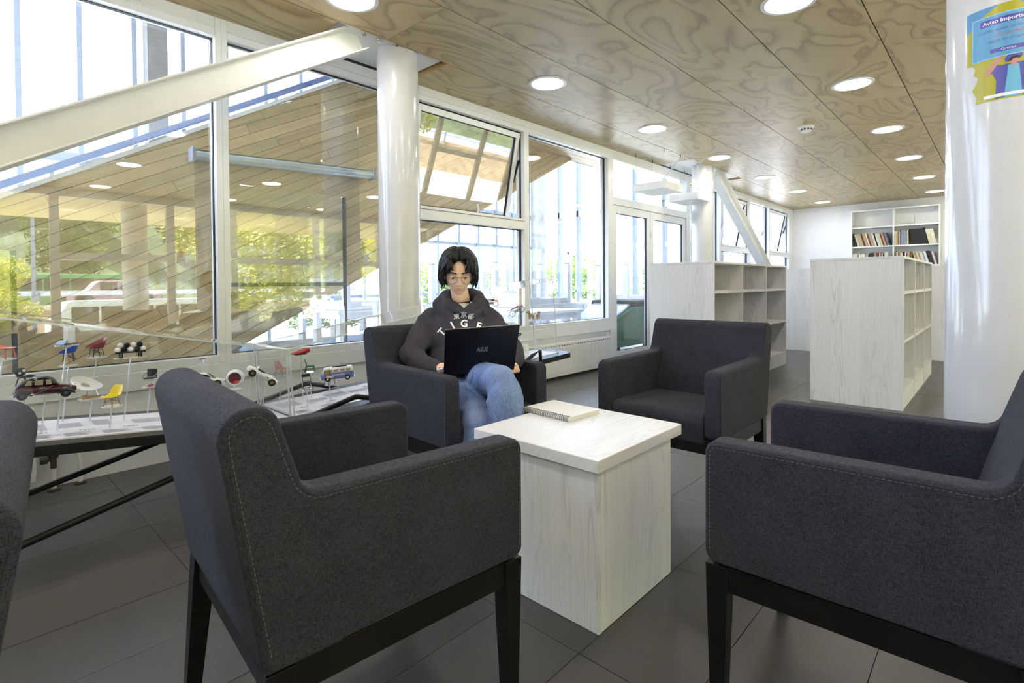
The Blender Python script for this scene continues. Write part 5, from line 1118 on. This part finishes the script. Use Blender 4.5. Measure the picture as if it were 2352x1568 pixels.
def denim():
    n = NT('blue_denim'); a = n.node('ShaderNodeTexNoise', {0: n.coord(scale=(300, 300, 60)), 'Scale': 1, 'Detail': 2}); b = n.node('ShaderNodeTexNoise', {0: n.coord(scale=(7, 7, 4)), 'Scale': 1, 'Detail': 4})
    m = n.mix(.5, n.ramp(a, [(.35, s2l(70,92,142)), (.65, s2l(136,158,204))]), n.ramp(b, [(.32, s2l(66,88,140)), (.68, s2l(146,166,208))])); n.base(m); n.set(Roughness=.9); n.bump(a, .3, .001); return n.mat
M['denim'] = denim()
def chain(m, pts, rr, n=16):
    for (p, r) in zip(pts, rr): m.ball(p, r, 16, 12)
    m.tube(pts, rr, n)
def ell(m, c, rx, ry, rz): m.ball(c, (rx, ry, rz), 24, 16, M=BZ)
def wrinkle(o, amp, sc, seed):
    me = o.data; ns = [v.normal.copy() for v in me.vertices]
    for v, n_ in zip(me.vertices, ns):
        q = Vector((v.co.x*sc, v.co.y*sc, v.co.z*sc*.55+seed)); k = noise.noise(q)+.5*noise.noise(q*2.3); v.co += n_*amp*(1-abs(k)*2.2)
# ---- head
HP, HY = radians(15), radians(8); HC = P(1053, 627, 2.72)-PO
HMX = Matrix.Translation(HC) @ BZ.to_4x4() @ RZ(HY) @ RX(HP)
def gs(x, z, cx_, cz_, sx, sz): return math.exp(-((x-cx_)/sx)**2-((z-cz_)/sz)**2)
def headp(az, el, off=0):
    ce, se = cos(el), sin(el); x = .070*sin(az)*ce; y = -.093*cos(az)*ce; z = .112*se
    fr = max(0, cos(az))
    if z < -.01:
        t = min(1, (-.01-z)/.10); x *= 1-.30*t**1.4; y = y*(1-.08*t) if y < 0 else y*(1-.55*t)
        if y < 0: y += .004*t
    x *= 1-.05*max(0, (z-.03)/.08)
    if cos(az) > .1 and abs(el) < 1.45:
        d = 0
        d += .0035*(gs(x,z,.028,.020,.018,.008)+gs(x,z,-.028,.020,.018,.008)) - .0085*(gs(x,z,.031,.002,.014,.011)+gs(x,z,-.031,.002,.014,.011))
        if -.052 < z < .022:
            k = (.018-z)/.056; pr_ = .003+.020*max(0, min(1, k))**1.15 if z > -.038 else .023*max(0, 1-(-.038-z)/.011)
            d += pr_*math.exp(-(x/(.0075+.003*max(0,k)))**2)
        d += .007*(gs(x,z,.0115,-.0385,.0055,.0055)+gs(x,z,-.0115,-.0385,.0055,.0055))
        d += .0055*gs(x,z,0,-.0605,.017,.0045)+.0065*gs(x,z,0,-.0705,.015,.005)-.0035*gs(x,z,0,-.0655,.021,.0016)-.003*gs(x,z,0,-.080,.014,.004)
        d += .006*gs(x,z,0,-.098,.018,.012)+.004*(gs(x,z,.040,-.028,.018,.02)+gs(x,z,-.040,-.028,.018,.02))
        y -= d
    n_ = Vector((x/.07**2, y/.093**2, z/.112**2)).normalized()
    return Vector((x, y, z))+n_*off
bm_ = MB(); NU, NV = 170, 130
bm_.add([HMX @ headp(2*pi*i/NU, -pi/2+pi*(j+.5)/NV) for j in range(NV) for i in range(NU)], [(j*NU+i, j*NU+(i+1) % NU, (j+1)*NU+(i+1) % NU, (j+1)*NU+i) for j in range(NV-1) for i in range(NU)]+[tuple(range(NU))[::-1], tuple(range((NV-1)*NU, NV*NU))])
for s in (-1, 1): bm_.ball(HMX @ Vector((s*.073, .012, -.008)), (.007, .016, .03), 14, 12, M=BZ @ RX(.2).to_3x3())
nb0 = HMX @ Vector((0, .022, -.07)); bm_.tube([HMX @ Vector((0,.018,-.03)), nb0, pw(1061, 700, 2.80), pw(1062, 725, 2.83)], [.048, .045, .047, .056], 24)
# torso, arms and legs under the clothes
for c, r in (((1058,765,2.82), (.165,.09,.15)), ((1062,840,2.80), (.15,.09,.14)), ((1063,895,2.78), (.165,.11,.10))): bm_.ball(pw(*c), r, 20, 14, M=BZ)
shL, elL, wrL = pw(979,740,2.82), pw(943,814,2.68), pw(1004,846,2.60); shR, elR, wrR = pw(1130,736,2.82), pw(1178,806,2.67), pw(1180,836,2.56)
chain(bm_, [shL+Rh*.02-Vector((0,0,.02)), elL, wrL], [.042,.038,.028]); chain(bm_, [shR-Rh*.02-Vector((0,0,.02)), elR, wrR], [.042,.038,.028])
kA, aA = pw(1096,950,2.32), pw(1095,1195,2.28); kB, aB = pw(1147,880,2.26), pw(1168,1010,2.26)
chain(bm_, [pw(1035,896,2.72), kA, aA], [.07,.045,.034]); chain(bm_, [pw(1093,888,2.70), pw(1150,884,2.285), pw(1166,1010,2.285)], [.07,.045,.034])
# hands: palm and five fingers each
def hand(m, wr, palm, fdir, up, thumb, sz=1., curl=.5):
    fd = fdir.normalized(); u = up.normalized(); sd = fd.cross(u).normalized(); pc_ = palm
    m.tube([wr, (wr+pc_)/2, pc_], [.026, .026, .024], 12); 
    for k in range(5): m.ball(pc_+sd*(k-2)*.013*sz-fd*.012, (.012,.012,.012), 10, 8)
    for k, L in enumerate((.062,.072,.076,.066)):
        b = pc_+sd*(k-1.5)*.0185*sz+fd*.012; c1_ = b+fd*L*.42; c2_ = c1_+(fd*cos(curl)-u*sin(curl))*L*.32; c3_ = c2_+(fd*cos(2*curl)-u*sin(2*curl))*L*.26
        m.tube([b-fd*.02, b, c1_, c2_, c3_], [.0095,.0092,.0086,.0078,.0062], 10); m.ball(c3_, .0062, 10, 8)
    tb_ = pc_+sd*thumb*.03-fd*.022; t1 = tb_+(sd*thumb*.75+fd*.6).normalized()*.030; t2 = t1+(fd*.9+sd*thumb*.2).normalized()*.026
    m.tube([tb_-sd*thumb*.012, tb_, t1, t2], [.012,.0115,.0095,.0075], 10); m.ball(t2, .0075, 10, 8)
hand(bm_, wrR, pw(1180,846,2.535), -Rh*.85-Fh*.35+Vector((0,0,-.12)), Vector((0,0,-1))*.9+Fh*.5, -1, .8, -.3)
hand(bm_, wrL, pw(1036,843,2.615), Rh*.95+Fh*.0+Vector((0,0,-.05)), Vector((0,0,1)), 1, 1., .45)
bo = remesh_obj('body', bm_, M['skin'], pe, .0028, 2)
# ---- face details
for s in (-1, 1):
    c = Vector((s*.031, -.0795, -.001)); e = obj('eye', MB().ball(HMX @ c, .0122, 18, 14), col('eye_white', (226,220,214), .2), pe, smooth=2)
    obj('iris', MB().lathe([(.0064,-.0014),(.005,.0004),(0,.0006)], 18, HMX @ T(*(c+Vector((0,-.0122*cos(.2),-.0122*sin(.2))))) @ RX(pi/2+.2)), col('iris', (26,17,13), .15), e, smooth=1)
    lid = MB(); 
    def lidf(a, b): ph = -1.25+2.5*a; th = .06+1.05*b-.02*(1-abs(2*a-1)**2.2)*(1-b)-.22*abs(2*a-1)**3*(1-b); r = .0131; return HMX @ (c+Vector((r*sin(ph)*cos(th)*1.12, -r*cos(ph)*cos(th), r*sin(th))))
    lid.grid(lidf, 14, 8); l_ = obj('eyelid', lid, M['skin'], pe, smooth=2); obj('lashes', MB().tube([lidf(k/12, 0)+HMX.to_3x3() @ Vector((0,-.0008,-.0002)) for k in range(13)], [.0004]+[.0011]*11+[.0006], 6), M['hair'], l_)
    def low(a, b): ph = -1.2+2.4*a; th = -.40-.7*b; r = .0129; return HMX @ (c+Vector((r*sin(ph)*cos(th)*1.1, -r*cos(ph)*cos(th), r*sin(th))))
    obj('lower_lid', MB().grid(low, 12, 5), M['skin'], pe, smooth=2)
    br = []
    for k in range(9): x = s*(.012+.0375*k/8); z = .0185+.0038*sin(min(1,k/8*1.1)*pi*.75)-.003*(k/8)**3; br.append(x and (x, z))
    bp = []
    for x, z in br:
        az = math.asin(max(-.99, min(.99, x/.070/cos(math.asin(z/.112))))); bp.append(HMX @ headp(az, math.asin(z/.112), .0016))
    obj('eyebrow', MB().tube(bp, [.0022,.0034,.0037,.0037,.0035,.0031,.0026,.002,.001], 8), M['hair'], pe, smooth=1)
def lipf(z0, z1, w):
    def f(a, b):
        x = (a*2-1)*w; zc = z0+(z1-z0)*b*(1-(2*a-1)**2*.9); zc = -.0655+(zc+.0655)*(1-(2*a-1)**2*.55) ; az = math.asin(x/.058); return HMX @ headp(az, math.asin(zc/.112), .0007)
    return f
obj('lip', MB().grid(lipf(-.0652, -.0585, .0215), 16, 4).grid(lipf(-.0662, -.0735, .0195), 16, 4), M['lip'], pe, smooth=2)
obj('mouth_line', MB().tube([HMX @ headp(math.asin(((k/12)*2-1)*.022/.058), math.asin(-.0656/.112), .0008) for k in range(13)], [.0003]+[.0007]*11+[.0003], 5), col('mouth_line', (120,66,58), .5), pe)
# glasses
gl_ = MB(); gn = MB(); LY = -.110
for s in (-1, 1):
    cc = Vector((s*.0365, LY+.004, -.006)); ring = [HMX @ (cc+Vector((.0262*cos(a), .006*(abs(s*cos(a)+0)*(s*cos(a) > 0)), .0248*sin(a)))) for a in [k*2*pi/32 for k in range(32)]]
    gl_.tube(ring, .0010, 6, closed=True); gn.add(ring, [tuple(range(32))])
    gl_.tube([HMX @ (cc+Vector((s*.026,.006,.006))), HMX @ (cc+Vector((s*.034,.012,.008))), HMX @ Vector((s*.0765,-.05,.002)), HMX @ Vector((s*.0775,.01,.006)), HMX @ Vector((s*.075,.03,-.014))], .0011, 6)
gl_.tube([HMX @ Vector((-.0115,LY+.004,.001)), HMX @ Vector((0,LY+.001,.004)), HMX @ Vector((.0115,LY+.004,.001))], .0011, 6)
go = obj('glasses_frame', gl_, col('dark_metal', (70,60,54), .3, metal=.8), pe, smooth=1); obj('lens', gn, glass_mat('spectacle_lens', .012, (.99,.99,.99)), go)
obj('earring', MB().ball(HMX @ Vector((-.079,.008,-.040)), .0035, 10, 8), M['chrome'], pe, smooth=2)
# ---- hair: cap and wavy locks from a centre parting
rh = random.Random(21)
def hdir(az, el): return Vector((sin(az)*cos(el), -cos(az)*cos(el), sin(el)))
hm_ = MB(); vs = []; hn, hv = 140, 100
def capp(i, j): az = 2*pi*i/hn; el = -1.0+2.57*j/hv; q = hdir(az, el); return Vector((q.x*.080, q.y*.102+.004, q.z*.122+.002))
idx = lambda i, j: (j*hn+i % hn); fs = []
for j in range(hv+1):
    for i in range(hn): vs.append(HMX @ capp(i, j))
for j in range(hv):
    for i in range(hn):
        az = (2*pi*(i+.5)/hn+pi) % (2*pi)-pi; el = -1.0+2.57*(j+.5)/hv; lim = .69-.70*max(0, (abs(az)-.05)/1.0)**1.4 if abs(az) < 1.25 else -.30-.45*min(1, (abs(az)-1.25)/1.5)
        if el > lim: fs.append((idx(i,j), idx(i+1,j), idx(i+1,j+1), idx(i,j+1)))
hm_.add(vs, fs)
def lock(s, t, lay):
    top = radians(41)+t*radians(116)            # along the parting, brow to crown back
    S = Vector((s*.01, -cos(top), sin(top))).normalized()
    if t < .16: ae = s*rh.uniform(.40, .95); ee = rh.uniform(.14, .30)-.16*(abs(ae)-.4)
    elif t < .34: ae = s*rh.uniform(.95, 1.35); ee = rh.uniform(-.30, .05)
    else: ae = s*(1.25+(t-.34)*2.7+rh.uniform(-.15,.15)); ee = -.38-.30*(t-.34)+rh.uniform(-.22,.12)
    E = hdir(ae, ee); pts = []; rr = []; ph = rh.uniform(0, 6.28); fq = rh.uniform(1.3, 2.4); wv = rh.uniform(.06,.17); n = 17; wd = rh.uniform(.004, .0075); cu = rh.uniform(-.5, 1.3)
    for k in range(n):
        q = k/(n-1); d = S*(1-q)+E*q+Vector((s*.32*sin(pi*q), 0, .34*sin(pi*q))); d.normalize(); side_ = Vector((-d.y, d.x, 0))
        rad = .99+lay*.07+.17*sin(pi*min(1, q*.78+.08))+.055*sin(fq*6.28*q+ph)*q
        if q > .78: rad += (q-.78)*.9*cu
        d = d+side_*wv*sin(fq*6.28*q+ph*1.7)*q**1.3; pts.append(HMX @ Vector((d.x*.080*rad, d.y*.100*rad+.004, d.z*.117*rad+.002))); rr.append(wd*(.6+.75*sin(pi*min(1, q*1.02))**.6)*(1 if q < .75 else max(.35, 1-(q-.75)*2.6)))
    hm_.tube(pts, rr, 7)
for s in (-1, 1):
    for k in range(170): lock(s, (k/169)**1.0, (k*7 % 5)/4)
obj('hair', hm_, M['hair'], pe, smooth=2)
# ---- hoodie
h = MB()
ell(h, pw(1056,770,2.82), .178, .118, .17); ell(h, pw(1054,727,2.84), .155, .09, .065); ell(h, pw(1061,838,2.79), .185, .142, .16); ell(h, pw(1064,880,2.76), .19, .155, .085)
chain(h, [pw(994,734,2.84), pw(986,745,2.82), pw(960,785,2.75), elL, pw(972,836,2.635), pw(994,845,2.605)], [.062,.068,.061,.057,.049,.041]); chain(h, [pw(1118,731,2.84), pw(1126,742,2.82), pw(1157,780,2.74), elR, pw(1182,824,2.60), pw(1182,834,2.565)], [.062,.068,.061,.056,.045,.036])
for k in range(5):   # sleeve creases
    for sh_0, e0, sg in ((pw(982,742,2.82), elL, -1), (pw(1130,738,2.82), elR, 1)):
        c = sh_0.lerp(e0, .45+.13*k); h.tube([c+Rh*sg*.055+Vector((0,0,.03-.01*k)), c-Fh*.06+Vector((0,0,.0)), c-Rh*sg*.05-Fh*.035-Vector((0,0,.03))], [.006,.013,.006], 8)
for k in range(3): c = elL.lerp(pw(994,845,2.605), .25+.28*k); h.tube([c+Vector((0,0,.045)), c-Fh*.05-Vector((0,0,.005)), c-Vector((0,0,.045))], [.007,.011,.007], 8)
chain(h, [pw(1060,680,2.91), pw(1036,676,2.87), pw(1024,686,2.80), pw(1034,698,2.74), pw(1050,708,2.715), pw(1065,716,2.70)], [.038,.033,.027,.024,.020,.013]); chain(h, [pw(1060,680,2.91), pw(1084,676,2.87), pw(1098,686,2.80), pw(1095,698,2.74), pw(1081,708,2.715), pw(1068,716,2.70)], [.038,.033,.027,.024,.020,.013])
chain(h, [pw(1024,682,2.85), pw(1008,699,2.82), pw(1016,712,2.76), pw(1034,722,2.735)], [.032,.030,.024,.018]); chain(h, [pw(1098,682,2.85), pw(1110,699,2.82), pw(1104,712,2.76), pw(1090,722,2.735)], [.032,.030,.024,.018])
ho = remesh_obj('hoodie', h, M['hood'], pe, .008, 3); wrinkle(ho, .0065, 11, 3.1)
cf = MB(); cf.tube([pw(993,845,2.607), pw(1003,846,2.60)], [.041,.033], 18).tube([pw(1182,832,2.575), pw(1181,838,2.555)], [.038,.031], 18); obj('cuff', cf, M['hood'], ho, smooth=1)
obj('collar_shirt', MB().tube([pw(1062,704,2.79), pw(1063,718,2.775)], [.050,.060], 24), M['vanw'], pe, smooth=1)
cc_ = (HMX @ Vector((0,.02,-.115))); cv = [pw(1062,693,2.795)+BZ @ Vector((.0485*cos(a), .0485*sin(a), .008+.012*sin(a))) for a in [k*2*pi/28 for k in range(28)]]; obj('choker', MB().tube(cv, .0042, 6, closed=True), M['black'], pe, smooth=1)
# chest lettering laid on the cloth
dgx = bpy.context.evaluated_depsgraph_get(); bvh = BVHTree.FromPolygons([v.co for v in ho.data.vertices], [tuple(p.vertices) for p in ho.data.polygons])
M['print'] = plain('white_chest_print', (.82,.82,.82), .8, vary=.02)
def chest(body, u, v, px_h, rot, bold=.02):
    vs, fs = text_geo(body, 1., bold=bold); h_ = .72; m = MB(); out = []
    for q in vs:
        x, y = q.x*px_h/h_, (q.y-h_/2)*px_h/h_; uu = u+x*cos(rot)-y*sin(rot); vv = v-(x*sin(rot)+y*cos(rot)); d = ray_(uu, vv).normalized(); hit = bvh.ray_cast(Vector((0,0,CH))-PO, d)
        out.append((hit[0] if hit[0] else P(uu, vv, 2.66)-PO)-d*.0022)
    m.add(out, fs); return obj('lettering', m, M['print'], ho)
for ch, u, v, r in (('東',1048.5,726,.10),('京',1065.5,722.5,0),('都',1081,726,-.10)): chest(ch, u, v, 10.5, r, .012)
for ch, u, v, r in (('T',1014,762,.85),('I',1039,746,.50),('G',1066,742,0),('E',1100,748,-.28),('R',1124,764,-.8)): chest(ch, u, v, 16.5, r, .03)
# ---- jeans
j = MB()
ell(j, pw(1062,897,2.78), .195, .155, .105)
hemA = pw(1093,1165,2.29)
chain(j, [pw(1030,895,2.74), pw(1060,918,2.5), pw(1095,948,2.33), pw(1100,968,2.30), pw(1097,1015,2.305), hemA], [.098,.080,.066,.068,.074,.080]); chain(j, [pw(1093,884,2.72), pw(1115,873,2.5), pw(1147,876,2.275), pw(1158,900,2.255), pw(1163,945,2.265), pw(1167,985,2.275)], [.102,.082,.068,.074,.076,.072])
j.tube([pw(1126,902,2.25), pw(1123,922,2.215), pw(1134,950,2.215)], [.008,.013,.008], 8); j.ball(pw(1126,902,2.25), .009, 8, 6); j.tube([pw(1112,893,2.3), pw(1122,890,2.24), pw(1135,893,2.21)], [.008,.011,.006], 8).tube([pw(1150,905,2.19), pw(1160,930,2.19), pw(1165,960,2.205)], [.006,.011,.006], 8)
jo = remesh_obj('jeans', j, M['denim'], pe, .0065, 2); wrinkle(jo, .0060, 9, 8.4)
bvj = BVHTree.FromPolygons([v.co for v in jo.data.vertices], [tuple(p.vertices) for p in jo.data.polygons])
def seam(pxs, r, mat, name):
    pts = []
    for (u, v), (u2, v2) in zip(pxs, pxs[1:]):
        for k in range(8):
            d = ray_(u+(u2-u)*k/8, v+(v2-v)*k/8).normalized(); hit = bvj.ray_cast(Vector((0,0,CH))-PO, d)
            if hit[0]: pts.append(hit[0]-d*.0006)
    if len(pts) > 1: obj(name, MB().tube(pts, r, 5), mat, jo)
M['lseam'] = plain('pale_denim_seam', s2l(176,190,220), .9); seam([(1107,922),(1122,945),(1140,968)], .0012, M['lseam'], 'seam'); seam([(1110,918),(1126,943),(1144,966)], .0012, M['lseam'], 'seam'); seam([(1088,855),(1082,875),(1078,885)], .0016, plain('dark_denim_seam', s2l(60,74,110), .9), 'seam')
# ---- shoes
M['shoe'] = plain('white_canvas_shoe', s2l(214,212,206), .7)
for lab, a, dr_ in (('a', pw(1093,1205,2.28), -Fh*.5-Rh*.6), ('b', pw(1176,1030,2.285), Rh*.5-Vector((0,0,.9)))):
    dr_.normalize(); up_ = Vector((0,0,1)) if abs(dr_.z) < .5 else Rh; sd_ = dr_.cross(up_).normalized(); up_ = sd_.cross(dr_); MM = Matrix(((dr_.x, sd_.x, up_.x, 0),(dr_.y, sd_.y, up_.y, 0),(dr_.z, sd_.z, up_.z, 0),(0,0,0,1)))
    if lab == 'a': a = Vector((a.x, a.y, .045))
    s_ = loft([(-.075,.02,-.03,.05),(-.06,.034,-.035,.06),(0,.036,-.035,.055),(.08,.044,-.035,.02),(.14,.04,-.035,.0),(.165,.018,-.033,-.012)], 16, 2.3)
    sh_ = obj('shoe', MB().add([MM @ Vector(v)+a for v in s_.v], s_.f), M['shoe'], pe, smooth=2); l2 = loft([(-.085,.02,-.045,-.03),(-.065,.037,-.045,-.03),(.08,.047,-.045,-.03),(.15,.042,-.045,-.03),(.175,.018,-.045,-.03)], 16, 2.6); obj('sole', MB().add([MM @ Vector(v)+a for v in l2.v], l2.f), M['rubber'], sh_)
# ---- laptop
M['lap'] = plain('dark_laptop_lid', (.008,.009,.016), .3, vary=.05, metal=.3); M['lapg'] = plain('laptop_deck', s2l(60,62,70), .4)
TL, TR, BR, BL = P(1022.5,757.5,2.435), P(1194,745.5,2.435), P(1180.5,848,2.515), P(1019,859,2.515); o0 = (BL+BR)/2
lp = thing('laptop', 'thin dark laptop open on the person\'s lap, lid towards us', 'laptop', o0); q = [p-o0 for p in (BL, BR, TR, TL)]
xn = (q[1]-q[0]).normalized(); yn = (q[3]-q[0]); yn = (yn-xn*yn.dot(xn)).normalized(); nn = xn.cross(yn)
obj('lid', slab(MB(), q, .006), M['lap'], lp, bevel=.002); e = MB()
e.bar(q[3]-nn*.0035, q[2]-nn*.0035, .0022, .0022); obj('screen', slab(MB(), [p-nn*.0034+(sum(q, Vector())/4-p)*.05 for p in q], .0006), emit_mat('laptop_screen', (.8,.86,.9), 1.2), lp); obj('rim', e, col('pale_gold_rim', (190,176,150), .3, metal=.6), lp)
dk = Fh*.232+Vector((0,0,.010)); b0 = [q[0]-nn*.012, q[1]-nn*.012, q[1]-nn*.012+dk, q[0]-nn*.012+dk]; obj('base', slab(MB(), b0, .013), M['lap'], lp, bevel=.002)
ky = MB()
for r in range(5):
    for k in range(13): a = b0[0]+(b0[1]-b0[0])*(.06+.88*k/13)+dk*(.12+.09*r); w_ = (b0[1]-b0[0])*.056; h_ = dk*.07; slab(ky, [a+Vector((0,0,.008)), a+w_+Vector((0,0,.008)), a+w_+h_+Vector((0,0,.008)), a+h_+Vector((0,0,.008))], .0015)
tag(obj('key', ky, M['lapg'], lp), kind='stuff'); obj('hinge', MB().bar(q[0]+xn*.04-nn*.006, q[1]-xn*.04-nn*.006, .012, .012), M['lap'], lp)
vs, fs = text_geo('ASUS', .031, shear=.28, bold=.0012); lc_ = P(1107.5, 805.5, 2.48)-o0; m = MB(); off = (lc_-q[0]).dot(nn); m.add([lc_-nn*off+nn*.0036+xn*v.x*.74+yn*(v.y-.0) for v in vs], fs); obj('logo', m, col('logo_silver', (150,146,140), .35, metal=.5), lp)
# pen in the hand
pn = thing('pen', 'white pen with a violet end held beside the laptop', 'pen', pw(1012,846,2.555)+PO); a = P(1003,849,2.565)-pn.location; b = P(1034,842,2.585)-pn.location
obj('barrel', MB().tube([a, b], .0048, 10), M['vanw'], pn, smooth=1); obj('clip', MB().bar(a+Vector((0,0,.006)), a+(b-a)*.35+Vector((0,0,.006)), .002, .002), M['chrome'], pn); obj('cap', MB().tube([a+(b-a)*.42, a+(b-a)*.6], .0052, 10), col('violet', (120,104,200), .4), pn, smooth=1)
